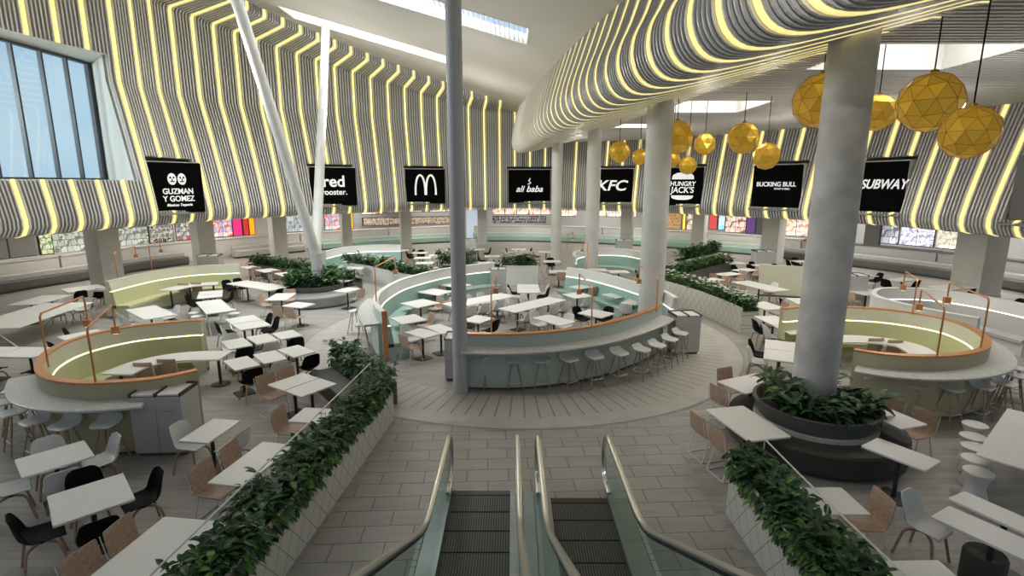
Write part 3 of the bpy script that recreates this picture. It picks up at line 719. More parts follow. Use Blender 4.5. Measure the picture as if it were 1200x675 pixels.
for a in [(962, 118, 31, .60, 'large gold globe half hidden left of the concrete column'), (1028, 132, 21, .42, 'gold globe peeking out right of the concrete column'), (1090, 120, 34.0, .52, 'largest gold globe, hanging over the right side'), (1136, 155, 30.5, .38, 'rightmost and lowest of the large gold globes'),
          (726, 178, 12.5, .42, 'small gold globe left of the white round column'), (750, 184, 9.5, .36, 'tiny gold globe tucked beside the white round column'), (793, 161, 19.5, .52, 'tall gold globe just right of the white column'), (788, 187, 9, .32, 'small gold globe below the tall one by the column'),
          (826, 169, 12.5, .42, 'small gold globe between two bigger ones over the shops'), (806, 194, 10.5, .36, 'lowest small gold globe above the burger sign'), (871, 162, 18, .5, 'gold globe above the bull sign'), (898, 183, 15.5, .45, 'gold globe hanging against the bull sign')]:
    pendant(*a)

# ------------------------------------------------------------ escalators
def esc():
    def prof_z(y):                       # level at the foot, then climbs towards the viewer
        if y > 5.85: return 0
        t = 5.85-y
        return t*t*.36 if t < .8 else .2304+(t-.8)*.577
    def unit(x0, x1, yc, label):
        r = empty('escalator', ((x0+x1)/2, yc, 0))
        y = yc; k = 0
        while y > .8 and k < 22:
            z = prof_z(y-.2)+.012; s_ = MB(); s_.box(((x0+x1)/2, y-.215, z-.10), (x1-x0, .42, .2)); q = s_.build('step', M['step'], r)
            e = MB(); e.box(((x0+x1)/2, y-.428, z-.03), (x1-x0, .022, .06)); e.build('step_edge', M['black'], q); y -= .44; k += 1
        b = MB(); b.box(((x0+x1)/2, yc+.05, .010), (x1-x0, .12, .02)); b.build('comb_plate', M['darkmetal'], r)
        return tag(r, label, 'escalator', 'pair of escalators rising towards the viewer')
    ea = unit(-.94, -.03, 7.5, 'left escalator with black ribbed steps and steel handrails'); eb = unit(.59, 1.47, 7.3, 'right escalator with black ribbed steps and steel handrails')
    ys = [7.5-.2*i for i in range(33)]
    def strip(b, path, x0, x1, up, dn):
        vs = []
        for y, z in path: vs += [(x0, y, z+up), (x1, y, z+up), (x1, y, max(z+dn, .001)), (x0, y, max(z+dn, .001))]
        n = len(path); b.add(vs, [(i*4+j, i*4+(j+1) % 4, (i+1)*4+(j+1) % 4, (i+1)*4+j) for i in range(n-1) for j in range(4)]+[(3, 2, 1, 0), tuple(range(4*n-4, 4*n))])
    def bal(x, root, d0, d1):
        path = [(7.62, 0)]+[(y, prof_z(y)) for y in ys]
        for (i0, i1) in ((0, 6), (6, 12), (12, 18), (18, 24), (24, 30), (30, 34)):
            b = MB(); strip(b, path[i0:i1+1] if i1 < 34 else path[i0:], d0+.002, d1-.002, .085, -.2); b.build('deck', M['deck'], root)
        top = [(7.5, .97)]+[(y, prof_z(y+.12)+.97) for y in ys[1:]]
        b = MB(); gv = []
        for y, z in top: gv += [(x-.006, y, prof_z(y)+.085), (x+.006, y, prof_z(y)+.085), (x+.006, y, z-.05), (x-.006, y, z-.05)]
        n = len(gv)//4; b.add(gv, [(i*4+j, i*4+(j+1) % 4, (i+1)*4+(j+1) % 4, (i+1)*4+j) for i in range(n-1) for j in range(4)])
        b.build('glass_panel', M['glass'], root)
        loop = [(x, 7.3, .16), (x, 7.42, .17)]+[(x, 7.5+.36*math.sin(a), .57-.40*math.cos(a)) for a in [PI*i/12 for i in range(1, 13)]]
        pts = loop+[(x, y, z) for y, z in top[1:]]
        b = MB(); b.tube(pts, .031, 10); b.v = [(x+(vx-x)*1.2, vy, vz) for vx, vy, vz in b.v]; b.build('handrail', M['steel'], root, True)
        b = MB(); b.tube([(px_, py_, pz_-.04) for px_, py_, pz_ in pts[13:]], .026, 8); b.build('rail_track', M['darkmetal'], root, True)
        b = MB(); b.tube([(x, 7.5+.30*math.sin(a), .57-.34*math.cos(a)) for a in [PI*i/10 for i in range(0, 11)]], .018, 8); b.build('end_trim', M['chrome'], root, True)
    bal(-.98, ea, -1.2, -.94); bal(.09, ea, -.03, .16); bal(.40, eb, .34, .59); bal(1.48, eb, 1.47, 1.76)
    b = MB(); strip(b, [(y, prof_z(y)) for y in ys], .165, .335, .06, -.2); b.build('centre_cover', M['deck'], ea)
    for x, rt in ((-1.24, ea), (1.80, eb)):
        b = MB(); vs = []
        for y in [7.2]+ys[2:]: z = prof_z(y)+.08; vs += [(x-.03, y, 0), (x+.03, y, 0), (x+.03, y, z), (x-.03, y, z)]
        n = len(vs)//4; b.add(vs, [(i*4+j, i*4+(j+1) % 4, (i+1)*4+(j+1) % 4, (i+1)*4+j) for i in range(n-1) for j in range(4)]+[(3, 2, 1, 0), tuple(range(4*n-4, 4*n))])
        b.build('side_cladding', M['diamond'], rt)
M['deck'] = mat('escalator_deck', (.34, .37, .37), .3, .5, noise=(2, .12))
esc()

# ------------------------------------------------------------ plants
def leaf(b, p, d, L, w, droop=.4):
    d = d.normalized(); s_ = d.cross(Vector((0, 0, 1)))
    s_ = s_.normalized() if s_.length > .05 else Vector((1, 0, 0)); vs = [p]; 
    for t, k in ((.35, 1), (.7, .8)):
        c = p+d*(L*t)-Vector((0, 0, droop*L*t*t)); up = Vector((0, 0, w*.18*k)); vs += [c-s_*(w*k/2)+up, c, c+s_*(w*k/2)+up]
    vs.append(p+d*L-Vector((0, 0, droop*L)))
    b.add(vs, [(0, 2, 1), (0, 3, 2), (1, 2, 5, 4), (2, 3, 6, 5), (4, 5, 7), (5, 6, 7)])
def foliage(label, cat, path, width, z, n, L, hgt, hang=0, bright=.15, flowers=0, side=1, seed=1, hside=1):
    rnd = random.Random(seed); seg = [(Vector(a), Vector(c)) for a, c in zip(path, path[1:])]; tot = sum((c-a).length for a, c in seg)
    root = empty('planting', (path[0][0], path[0][1], z)); A, B_, C_, S_ = MB(), MB(), MB(), MB()
    def pick():
        t = rnd.random()*tot
        for a, c in seg:
            l = (c-a).length
            if t <= l: break
            t -= l
        tt = (c-a).normalized(); return a+tt*t, Vector((tt.y, -tt.x))
    ns = max(4, n//9)
    for _ in range(ns):                       # plants: stems with rosettes
        q, nn = pick(); o = (rnd.random()-.5)*width; base = Vector((q.x+nn.x*o, q.y+nn.y*o, z-.02)); h = hgt*(.35+.65*rnd.random())
        ln = Vector((rnd.gauss(0, .25), rnd.gauss(0, .25), 1)); top = base+ln*h; S_.cyl(base, top, .006, .004, 4, False)
        for k in range(9):
            a = rnd.random()*2*PI; t = .25+.75*rnd.random(); e = rnd.uniform(-.1, .9)
            dd = Vector((math.cos(a), math.sin(a), e)); l = L*(.6+.6*rnd.random()); tgt = B_ if rnd.random() < bright else A
            leaf(tgt, base+ln*(h*t), dd, l, l*.36, rnd.uniform(.1, .6))
    for _ in range(int(n*hang)):              # trailing leaves over the edge
        q, nn = pick(); o = width/2*hside*(.8+.4*rnd.random()); a = rnd.uniform(-.8, .8)
        base = Vector((q.x+nn.x*o, q.y+nn.y*o, z+.02-rnd.random()**1.5*.22)); dd = Vector((nn.x*hside+a*nn.y, nn.y*hside-a*nn.x, -.5*rnd.random()))
        l = L*(.35+.3*rnd.random()); leaf(B_ if rnd.random() < bright*3 else A, base, dd, l, l*.6, .5)
    for _ in range(flowers):
        q, nn = pick(); o = (rnd.random()-.5)*width; base = Vector((q.x+nn.x*o, q.y+nn.y*o, z+hgt*(.5+.6*rnd.random())))
        for k in range(5): a = k*1.257+rnd.random(); leaf(C_, base, Vector((math.cos(a), math.sin(a), .5)), L*.4, L*.25, .1)
    A.build('leaves', M['leaf'], root); B_.build('bright_leaves', M['leaf2'], root); S_.build('stems', M['leaf2'], root)
    if flowers: C_.build('flowers', M['petal'], root)
    return tag(root, label, cat, kind='stuff')
def offp(path, o):
    out = []
    for i, p in enumerate(path):
        a, b = path[max(0, i-1)], path[min(len(path)-1, i+1)]; t = (Vector(b)-Vector(a)).normalized(); out.append(Vector((p[0]+t.y*o, p[1]-t.x*o)))
    return out
def boxplanter(label, path, width, h, m, cat='planter', rail=None, lip='white'):
    """path = centre line"""
    path = [Vector(p) for p in path]; mid = path[len(path)//2]; r = empty('planter', (mid.x, mid.y, 0)); w = width/2; b = MB()
    b.sweep(path, [(-w, 0), (w, 0), (w, h), (w-.04, h), (w-.04, h-.12), (-w+.04, h-.12), (-w+.04, h), (-w, h)], 1); b.build('planter_box', m, r)
    b = MB(); b.sweep(path, [(-w+.04, h-.11), (w-.04, h-.11), (w-.04, h-.06), (-w+.04, h-.06)], 1); b.build('soil', M['soil'], r)
    if rail:
        pr = offp(path, rail); b = MB(); b.tube([(p.x, p.y, h+.34) for p in pr], .012, 6)
        for p in pr[::2]: b.cyl((p.x, p.y, h-.05), (p.x, p.y, h+.34), .008, n=6)
        b.build('rail', M['wire'], r)
    return tag(r, label, cat)
LP = [(-2.70+.084*(y-10.3), y) for y in (10.3, 9, 8, 7, 6, 5, 4.0)]
boxplanter('long white diamond-panelled planter left of the escalators', LP, .5, .85, M['diamond'], rail=.2)
foliage('dense leafy plants filling the long planter left of the escalators', 'plants', LP, .46, .85, 3000, .19, .30, hang=.3, bright=.12, seed=3, hside=-1)
LD = [(-4.35, 12.85), (-3.6, 11.9), (-2.75, 10.85)]
boxplanter('dark box planter joined to the far end of the left planter', LD, .55, .5, M['dgrey'])
foliage('leafy plants in the dark box planter by the dark bench', 'plants', LD, .5, .5, 1100, .22, .5, hang=.1, bright=.16, seed=4)
RPth = [(3.42, 6.9), (3.42, 6), (3.42, 5), (3.45, 4)]
RPth = [(3.42, 7.05), (3.42, 6.3), (3.43, 5.5), (3.45, 4.8), (3.5, 4)]
boxplanter('white diamond-panelled planter right of the escalators', RPth, .5, .85, M['diamond'], rail=-.22)
foliage('dense leafy plants filling the planter right of the escalators', 'plants', RPth, .42, .85, 1700, .21, .28, hang=.3, bright=.14, seed=5, hside=1)
def ln(*a): return [tuple(P(px, py, z).xy) for px, py, z in a]
RL = ln((781, 327, .85), (800, 332, .85), (830, 341, .85), (860, 352, .85), (880, 361, .85))
boxplanter('long pale planter between mint booth and right-hand tables', RL, .6, .85, M['diamond'])
foliage('leafy plants with white flowers in the long planter behind the mint booth', 'plants', RL, .55, .85, 1500, .22, .4, bright=.35, flowers=90, seed=6)
RL2 = ln((785, 322, .8), (815, 314, .8), (850, 306, .8))
boxplanter('dark grey planter running back from the long pale planter', RL2, .7, .8, M['dgrey'])
foliage('dark leafy hedge running back beside the right-hand tables', 'plants', RL2, .65, .8, 1300, .3, .5, bright=.2, seed=7)
RL3 = ln((797, 304, .8), (820, 299, .8), (840, 295, .8))
boxplanter('pale planter nearest the burger sign pier', RL3, .7, .8, M['plaster'])
foliage('leafy hedge nearest the burger sign pier', 'plants', RL3, .65, .8, 800, .36, .7, bright=.15, seed=8)
CW = ln((589, 312, .85), (630, 312, .85))
boxplanter('white box planter with white flowers behind the mint booth', CW, .8, .95, M['white'])
foliage('white flowers and green leaves in the white box planter', 'plants', CW, .75, .95, 500, .28, .55, bright=.2, flowers=160, seed=9)
LA = ln((408, 306, .8), (440, 311, .8), (475, 319, .8), (500, 323, .8))
boxplanter('long mint-white planter left of the mint booth', LA, .6, .8, M['plaster'])
foliage('leafy plants in the long planter left of the mint booth', 'plants', LA, .55, .8, 1300, .3, .5, bright=.15, flowers=25, seed=10)
LB_ = ln((298, 308, .7), (330, 312, .7), (362, 316, .7), (398, 324, .7), (416, 328, .7))
boxplanter('low dark planter behind the forked white post', LB_, .7, .7, M['dgrey'])
foliage('leafy hedge in the low dark planter behind the forked post', 'plants', LB_, .65, .7, 1500, .3, .45, bright=.12, seed=11)
CH = ln((518, 308, .8), (556, 308, .8))
boxplanter('small dark planter behind the grey pole', CH, .7, .6, M['dgrey'])
foliage('dark shrub clump behind the grey pole', 'plants', CH, .8, .6, 500, .34, 1.0, bright=.05, seed=12)
def roundplanter(c, rb, rr, hb, hr, lab1, lab2, seed, n, L, hgt, hole):
    r = empty('round_bench', (c[0], c[1], 0)); b = MB()
    b.lathe((c[0], c[1], 0), [(rb-.12, 0), (rb-.12, .06), (rb, .08), (rb, hb-.03), (rb-.03, hb), (rr, hb)], 48); b.build('bench_seat', M['dark'] if seed == 20 else M['mgrey'], r, True)
    b = MB(); b.lathe((c[0], c[1], 0), [(rr-.12, hb-.03), (rr-.08, hb+.07), (rr, hb+.09), (rr+.1, hr), (rr+.04, hr), (rr-.05, hr-.1)], 48); b.build('planter_bowl', M['dgrey'], r, True)
    b = MB(); b.lathe((c[0], c[1], 0), [(rr-.1, hb-.01), (rr+.06, hb+.0), (rr+.06, hb+.07), (rr-.1, hb+.07)], 48); b.build('light_ring', M['stone'], r, True)
    b = MB(); b.lathe((c[0], c[1], 0), [(rr-.04, hr-.11), (rr-.04, hr-.07)], 40); b.build('soil', M['soil'], r)
    tag(r, lab1, 'bench')
    pth = [(c[0]+(rr-.32)*math.cos(a), c[1]+(rr-.32)*math.sin(a)) for a in [2*PI*i/24 for i in range(25)]]
    foliage(lab2, 'plants', pth, .5, hr-.05, n, L, hgt, bright=.06, seed=seed)
roundplanter((5.68, 9.3), 1.5, .98, .45, .82, 'dark round bench and bowl planter around the concrete column', 'big leafy plants around the foot of the concrete column', 20, 520, .36, .40, .5)
roundplanter((-8.2, 21.6), 1.75, 1.1, .45, .75, 'grey round bench and bowl planter around the forked post', 'leafy plants around the foot of the forked white post', 21, 900, .36, .65, .3)
# dark curved banquette beside the paired tables
r = empty('dark_banquette', (-3.3, 11.0, 0)); pb = catmull([(-4.55, 12.0), (-3.9, 11.2), (-3.25, 10.3), (-3.05, 9.2)], 6)
b = MB(); b.sweep(pb, [(-.28, .1), (.28, .1), (.28, .45), (-.25, .45), (-.28, .42)], 1); b.build('seat', M['dark'], r)
b = MB(); b.sweep(pb, [(-.22, 0), (.28, 0), (.28, .1), (-.22, .1)], 1); b.build('plinth', M['lgrey'], r)
tag(r, 'dark curved bench between paired white tables and the left planter', 'bench')

# ------------------------------------------------------------ booths
def booth(label, pts, side, col, bench=True, counter=None, cap='copper', h=1.35, ends=True, seatm=None, led='led', lowout=None):
    path = catmull(pts, 8); mid = path[len(path)//2]; r = empty('booth', (mid.x, mid.y, 0)); pan, band, inn = col
    b = MB(); b.sweep(path, [(-.02, .08), (.06, .08), (.06, h-.02), (-.06, h-.02), (-.06, .08)], side); b.build('outer_wall', M[pan], r, True)
    b = MB(); b.sweep(path, [(-.14, 1.0), (-.061, 1.0), (-.061, h-.02), (-.08, h-.02)], side); b.build('inner_panel', M[inn], r, True)
    b = MB(); b.sweep(path, [(-.085, h-.02), (.07, h-.02), (.07, h+.012), (-.085, h+.012)], side); b.build('cap_rail', M[cap], r)
    b = MB(); b.sweep(path, [(-.06, 0), (.04, 0), (.04, .08), (-.06, .08)], side); b.build('plinth', M['dgrey'], r)
    if bench:
        b = MB(); b.sweep(path, [(-.15, .975), (-.061, .975), (-.061, 1.0), (-.15, 1.0)], side); b.build('light_line', M[led], r)
        b = MB(); b.sweep(path, [(-.22, .47), (-.061, .47), (-.061, .97), (-.16, .97)], side); b.build('backrest', M[band], r, True)
        b = MB(); b.sweep(path, [(-.68, .36), (-.22, .36), (-.22, .47), (-.65, .47), (-.68, .45)], side); b.build('seat', M[band], r, True)
        b = MB(); b.sweep(path, [(-.62, .0), (-.07, .0), (-.07, .36), (-.62, .36)], side); b.build('bench_base', M[pan], r, True)
    if counter:
        i0, i1 = counter; cp = path[int(len(path)*i0):int(len(path)*i1)]
        b = MB(); b.sweep(cp, [(.061, .99), (.50, .99), (.52, 1.005), (.52, 1.035), (.50, 1.05), (.061, 1.05)], side); b.build('counter_top', M['stone'], r, True)
        b = MB(); b.sweep(cp, [(.061, .08), (.16, .08), (.16, .99), (.061, .99)], side); b.build('counter_front', M[pan], r, True)
    tag(r, label, 'booth'); return path
MINT = ('mint', 'mintd', 'plaster'); YEL = ('yel', 'yeld', 'creamy')
bp_c = booth('curved mint booth wall with stone bar counter, front of centre ring', [(-1.12, 11.98), (-.5, 11.93), (.2, 11.96), (1.02, 12.17), (2.05, 12.68), (3.02, 13.47), (3.85, 14.35), (4.35, 15.1)], 1, MINT, bench=False, counter=(.0, .97))
bp_l = booth('curved mint booth with white inner back, left of centre ring', [(-3.45, 13.9), (-3.85, 14.75), (-4.15, 15.7), (-4.3, 17), (-4.1, 18.9), (-3.5, 20.4), (-2.81, 21.55), (-1.9, 22.5), (-.85, 23.2)], -1, MINT, counter=(.04, .4), cap='white')
bp_r = booth('curved mint booth at right rear of centre ring', [(2.35, 21.9), (3.2, 21), (3.87, 19.75), (4.45, 18.4), (4.95, 17.1), (5.05, 15.9)], -1, MINT, cap='white')
bp_y = booth('yellow oval booth with copper rim and bar counter, front left', [(-5.95, 9.5), (-6.3, 9.15), (-6.75, 8.95), (-7.58, 8.85), (-8.45, 9.12), (-9.2, 9.8), (-9.75, 10.7), (-9.88, 11.7), (-9.35, 12.65), (-8.3, 13.15), (-7.95, 13.2)], -1, YEL, counter=(.17, .55), led='ledy')
booth('yellow curved booth at rear left by the second pier', [(-14.5, 18.6), (-14.5, 19.6), (-14.3, 21), (-13.4, 22.25), (-11.85, 22.75)], -1, ('creamy', 'yeld', 'creamy'), led='ledy', cap='creamy', counter=(0, .3))
bp_ry = booth('yellow oval booth with copper rim and bar counter, right', [(7.25, 10.75), (7.7, 10.45), (8.4, 10.32), (9.2, 10.42), (10.0, 10.78), (10.65, 11.4), (11.15, 12.3), (11.3, 13.3), (10.85, 14.1), (10.0, 14.6), (8.6, 14.75), (7.6, 14.5)], 1, YEL, counter=(.03, .6), led='ledy')
booth('white curved booth at far right behind the yellow one', [(12.2, 13.4), (11.6, 14.6), (11.4, 16.2), (12.4, 17.4), (13.9, 17.3), (14.7, 16.2), (15.0, 14.4)], -1, ('plaster', 'lgrey', 'plaster'), cap='white', led='led')
booth('small mint booth behind the left planter', [(-9.7, 27.2), (-9.3, 28.9), (-8.2, 30.0), (-6.4, 30.3)], -1, MINT, cap='white')
booth('small mint booth between the two tall round columns', [(3.0, 25.4), (3.3, 27.2), (4.4, 28.4), (6.0, 28.3), (6.8, 26.8)], -1, MINT, cap='white')
booth('short cream booth wall left of the concrete column', [(10.7, 22.6), (12.3, 22.0), (13.2, 21.0)], 1, ('creamy', 'yeld', 'creamy'), cap='creamy', bench=False)

b = MB(); q = bp_l[0]; r = empty('end_post', (q.x, q.y, 0)); b.box((q.x, q.y-.02, .70), (.14, .05, 1.40), .4); b.build('post_body', M['copper'], r)
b = MB(); b.box((q.x, q.y-.02, 1.41), (.16, .07, .02), .4); b.build('cap', M['copper'], r); tag(r, 'flat copper end post closing the left mint booth wall', 'post')
# booth tables built into the ovals
def oval_table(label, pts, w=.34):
    pth = catmull(pts, 8); m_ = pth[len(pth)//2]; r = empty('curved_table', (m_.x, m_.y, 0)); b = MB(); b.sweep(pth, [(-w, .71), (w, .71), (w, .745), (-w, .745)], 1); b.build('tabletop', M['white'], r)
    for q in (pth[2], pth[len(pth)//2], pth[-3]):
        c = MB(); c.cyl((q.x, q.y, .02), (q.x, q.y, .71), .035, n=10); c.lathe((q.x, q.y, 0), [(.22, 0), (.22, .015), (.04, .03)], 16); c.build('pedestal', M['darkmetal'], r)
    tag(r, label, 'table')
oval_table('long curved white table inside the front-left yellow booth', [(-8.6, 10.9), (-8.5, 11.6), (-7.9, 12.1), (-6.9, 12.2)])
oval_table('curved white table inside the right-hand yellow booth', [(9.95, 12.1), (10.1, 13.0), (9.5, 13.5), (8.4, 13.6)])
oval_table('curved white table inside the rear-left yellow booth', [(-13.4, 20.1), (-13.1, 21.1), (-12.2, 21.6)])
oval_table('curved white table inside the rear mint booth', [(-8.7, 27.6), (-8.2, 28.6), (-7.2, 29.1)])
# copper lamp frames on the booths
def boothlamp(label, base, top, end, drop, zb=1.35):
    q = P(*base, zb); a, b_ = ray(*top); zt = HC+b_*q.y; e = P(*end, zt) if zt < 4.6 else q; 
    v = Vector((e.x-q.x, e.y-q.y)); l = min(max(v.length, .5), 2.2); v = v.normalized()*l; e = Vector((q.x+v.x, q.y+v.y, zt))
    ad, bd = ray(*drop); zd = max(HC+bd*e.y, zt-1.0); zd = min(zd, zt-.3)
    r = empty('frame_lamp', q); t = Vector((v.x, v.y, 0)).normalized()*.06
    c = MB(); c.tube([q, (q.x, q.y, zt-.06), Vector((q.x, q.y, zt))+t, e-t, (e.x, e.y, zt-.06), (e.x, e.y, zd+.1)], .018, 8); c.build('frame', M['copper'], r, True)
    c = MB(); c.box((e.x, e.y, zd+.03), (.13, .13, .15), math.atan2(v.y, v.x)); c.build('lamp_head', M['copper'], r)
    c = MB(); c.box((e.x, e.y, zd-.05), (.09, .09, .012), math.atan2(v.y, v.x)); c.build('diffuser', M['led'], r)
    tag(r, label, 'lamp', 'copper frame lamps on the booth walls')
for a in [('copper frame lamp at left tip of the front-left yellow booth', (57, 430), (47, 368), (98, 347), (101, 380)), ('copper frame lamp on near rim of the front-left yellow booth', (112, 448), (103, 385), (131, 357), (138, 388)),
          ('copper frame lamp at left end of the rear-left yellow booth', (138, 326), (135, 296), (162, 287), (163, 301)), ('copper frame lamp on back rim of the rear-left yellow booth', (178, 316), (175, 287), (187, 281), (188, 295)),
          ('copper frame lamp at left of the centre mint booth', (441, 354), (438, 313), (465, 300), (465, 320)), ('copper frame lamp on front mint wall, nearest the grey pole', (576, 390), (576, 337), (581, 322), (583, 342)),
          ('copper frame lamp on front mint wall, middle', (693, 384), (693, 338), (679, 320), (678, 343)), ('copper frame lamp on front mint wall, beside the white column', (769, 366), (769, 326), (746, 309), (744, 331)),
          ('copper frame lamp on the rear mint booth between columns', (688, 313), (688, 287), (679, 277), (680, 294)), ('farthest copper frame lamp near the right-hand round columns', (664, 292), (664, 276), (680, 267), (679, 280)),
          ('copper frame lamp on near rim of the right yellow booth', (1098, 417), (1105, 361), (1080, 339), (1073, 361)), ('copper frame lamp on back rim of the right yellow booth', (1069, 369), (1074, 327), (1061, 318), (1058, 338)),
          ('copper frame lamp at right tip of the right yellow booth', (1149, 408), (1156, 350), (1113, 331), (1109, 353))]:
    boothlamp(*a)

# ------------------------------------------------------------ waste cabinets
def cabinet(label, c, w, d, h, rz, n=2):
    r = empty('waste_cabinet', (c[0], c[1], 0), rz); b = MB(); b.slab((0, 0, h/2+.04), w, d, h-.08, r=.01); b.build('body', M['lgrey'], r, world=False)
    b = MB(); b.box((0, .01, .02), (w-.06, d-.08, .08)); b.build('plinth', M['dgrey'], r, world=False)
    for i in range(n):
        x = -w/2+w/n*(i+.5); q = MB(); q.box((x, -d/2-.006, h*.45), (w/n-.02, .012, h*.75)); dr = q.build('door', M['lgrey'], r, world=False)
        q = MB(); q.box((x, -d/2-.02, h*.78), (.12, .016, .02)); q.build('handle', M['steel'], dr, world=False)
        q = MB(); q.slab((x, 0, h+.03), w/n-.05, d-.06, .03, r=.02); q.build('tray_top', M['white'], r, world=False)
    q = MB()
    for i in range(n+1): q.box((-w/2+.012+(w-.024)*i/n, 0, h+.04), (.024, d, .07))
    q.box((0, d/2-.012, h+.04), (w, .024, .07)); q.build('tray_rail', M['ledge'], r, world=False)
    tag(r, label, 'cabinet', 'white waste cabinets with tray tops')
M['ledge'] = mat('bronze_rail', (.12, .08, .06), .4, .5)
p = P(197, 525); cabinet('grey waste cabinet at the end of the front-left yellow booth', (p.x+.08, p.y-.02), .88, .6, 1.12, .06)
p = P(537, 447); cabinet('white waste cabinet just left of the grey pole', (p.x-.05, p.y+.3), .55, .6, 1.05, .0)
cabinet('white waste cabinet at right end of the mint counter', (4.95, 14.75), .75, .6, 1.1, .1)
cabinet('white waste cabinet at far end of the left mint booth', (-.6, 23.0), .7, .5, 1.1, 0)
cabinet('small waste cabinet behind the right-hand planters', (13.2, 27.6), 1.0, .7, 1.3, 0)
cabinet('small waste cabinet beside the second left pier', (-15.3, 26.6), 1.0, .8, 1.2, .2)
cabinet('waste cabinet right of the pale blue panel', (-2.7, 33.5), .9, .6, 1.3, 0)
cabinet('waste cabinet below the three-letter sign', (7.2, 34.0), 1.0, .6, 1.2, 0)
cabinet('waste cabinet behind the right yellow booth, by the far tables', (13.2, 20.2), .9, .6, 1.3, 0)

# ------------------------------------------------------------ seating prototypes
def shellmesh(prof_, wid, curl, thick, name, m, r, nx=9):
    """prof_: (y,z) centreline front to top of back; wid: half widths; curl: edge lift per station"""
    k = len(prof_); top = []
    for i, (y, z) in enumerate(prof_):
        a, c = prof_[max(i-1, 0)], prof_[min(i+1, k-1)]; t = Vector((c[0]-a[0], c[1]-a[1])).normalized(); nn = Vector((-t.y, t.x))
        for j in range(nx):
            u = -1+2*j/(nx-1); e = curl[i]*abs(u)**2.4
            top.append((u*wid[i], y+nn.x*e, z+nn.y*e, nn.x, nn.y))
    vs = [(x, y, z) for x, y, z, _, _ in top]+[(x*.985, y-a*thick, z-b*thick) for x, y, z, a, b in top]; N = k*nx
    fs = []
    for i in range(k-1):
        for j in range(nx-1):
            q = i*nx+j; fs += [(q, q+1, q+nx+1, q+nx), (N+q+nx, N+q+nx+1, N+q+1, N+q)]
    for i in range(k-1): fs += [(i*nx, (i+1)*nx, N+(i+1)*nx, N+i*nx), ((i+1)*nx-1, N+(i+1)*nx-1, N+(i+2)*nx-1, (i+2)*nx-1)]
    for j in range(nx-1): fs += [(j, N+j, N+j+1, j+1), ((k-1)*nx+j, (k-1)*nx+j+1, N+(k-1)*nx+j+1, N+(k-1)*nx+j)]
    b = MB(); b.add(vs, fs); return b.build(name, m, r, True, world=False)
def shell_chair(kind):
    r = empty('shell_chair'); m = M['black'] if kind == 'k' else M['wplastic']
    pr = [(-.235, .43), (-.22, .452), (-.14, .455), (-.02, .44), (.09, .438), (.16, .46), (.205, .52), (.225, .60), (.24, .69), (.255, .77), (.262, .81), (.264, .83)]
    shellmesh(pr, [.15, .195, .225, .235, .235, .232, .228, .222, .212, .19, .155, .10], [0, .01, .03, .05, .06, .075, .085, .08, .06, .04, .02, .0], .014, 'seat_shell', m, r)
    b = MB(); b.cyl((0, 0, .36), (0, 0, .425), .045, n=12); b.box((0, 0, .42), (.2, .2, .012)); b.build('swivel_hub', M['darkmetal'], r, world=False)
    for sx, sy in ((-1, -1), (1, -1), (1, 1), (-1, 1)):
        b = MB(); b.tube([(sx*.02, sy*.02, .375), (sx*.13, sy*.13, .372), (sx*.165, sy*.165, .33), (sx*.225, sy*.225, .0)], .017, 8); b.build('leg', M['leg'], r, True, world=False)
    return r
def ply_chair():
    r = empty('plywood_chair')
    pr = [(-.23, .435), (-.2, .45), (-.05, .445), (.08, .435), (.155, .445), (.195, .49), (.215, .58), (.235, .70), (.255, .82), (.258, .835)]
    shellmesh(pr, [.205, .22, .22, .22, .22, .22, .22, .218, .21, .2], [0, 0, .004, .006, .01, .012, .014, .014, .014, .012], .014, 'seat_shell', M['ply'], r)
    b = MB()
    for s_ in (-1, 1):
        b.tube([(s_*.19, -.17, .43), (s_*.215, -.23, .01), (s_*.215, .24, .01), (s_*.19, .13, .43), (s_*.19, -.17, .43)], .008, 6)
        b.tube([(s_*.19, .13, .43), (s_*.225, .225, .52), (s_*.225, .28, .80)], .007, 6)
    b.tube([(-.19, -.17, .43), (.19, -.17, .43)], .008, 6); b.tube([(-.19, .13, .43), (.19, .13, .43)], .008, 6); b.tube([(-.215, .24, .01), (.215, .24, .01)], .008, 6)
    b.build('wire_frame', M['wire'], r, world=False)
    return r
def bar_stool():
    r = empty('bar_stool')
    pr = [(-.19, .735), (-.17, .75), (-.07, .752), (.03, .748), (.11, .76), (.16, .80), (.185, .85), (.19, .865)]
    shellmesh(pr, [.13, .165, .195, .20, .2, .195, .17, .12], [0, .01, .015, .02, .025, .03, .02, 0], .03, 'seat', M['wplastic'], r)
    for sx, sy in ((-1, -1), (1, -1), (1, 1), (-1, 1)):
        b = MB(); b.cyl((sx*.06, sy*.06, .73), (sx*.2, sy*.2, 0), .017, .013, 8); b.build('leg', M['leg'], r, True, world=False)
    b = MB(); q = .158; b.tube([(-q, -q, .22), (q, -q, .22), (q, q, .22), (-q, q, .22), (-q, -q, .22)], .008, 6); b.build('footrest', M['wire'], r, world=False)
    return r
def cup_stool():
    r = empty('hourglass_stool'); b = MB(); b.lathe((0, 0, 0), [(.17, 0), (.175, .02), (.165, .06), (.125, .2), (.12, .24), (.13, .30), (.185, .43), (.19, .45)], 28); b.build('body', M['wplastic'], r, True, world=False)
    b = MB(); b.lathe((0, 0, 0), [(.19, .45), (.195, .455), (.195, .475), (.185, .482)], 28); b.build('seat', M['white'], r, True, world=False)
    return r
KIND = {'w': ('white shell chair', 'chair', shell_chair('w')), 'k': ('black shell chair', 'chair', shell_chair('k')), 'p': ('plywood chair', 'chair', ply_chair()), 's': ('white bar stool', 'stool', bar_stool()), 'h': ('white hourglass stool', 'stool', cup_stool())}
TR = {k: tree(v[2]) for k, v in KIND.items()}
used = set()
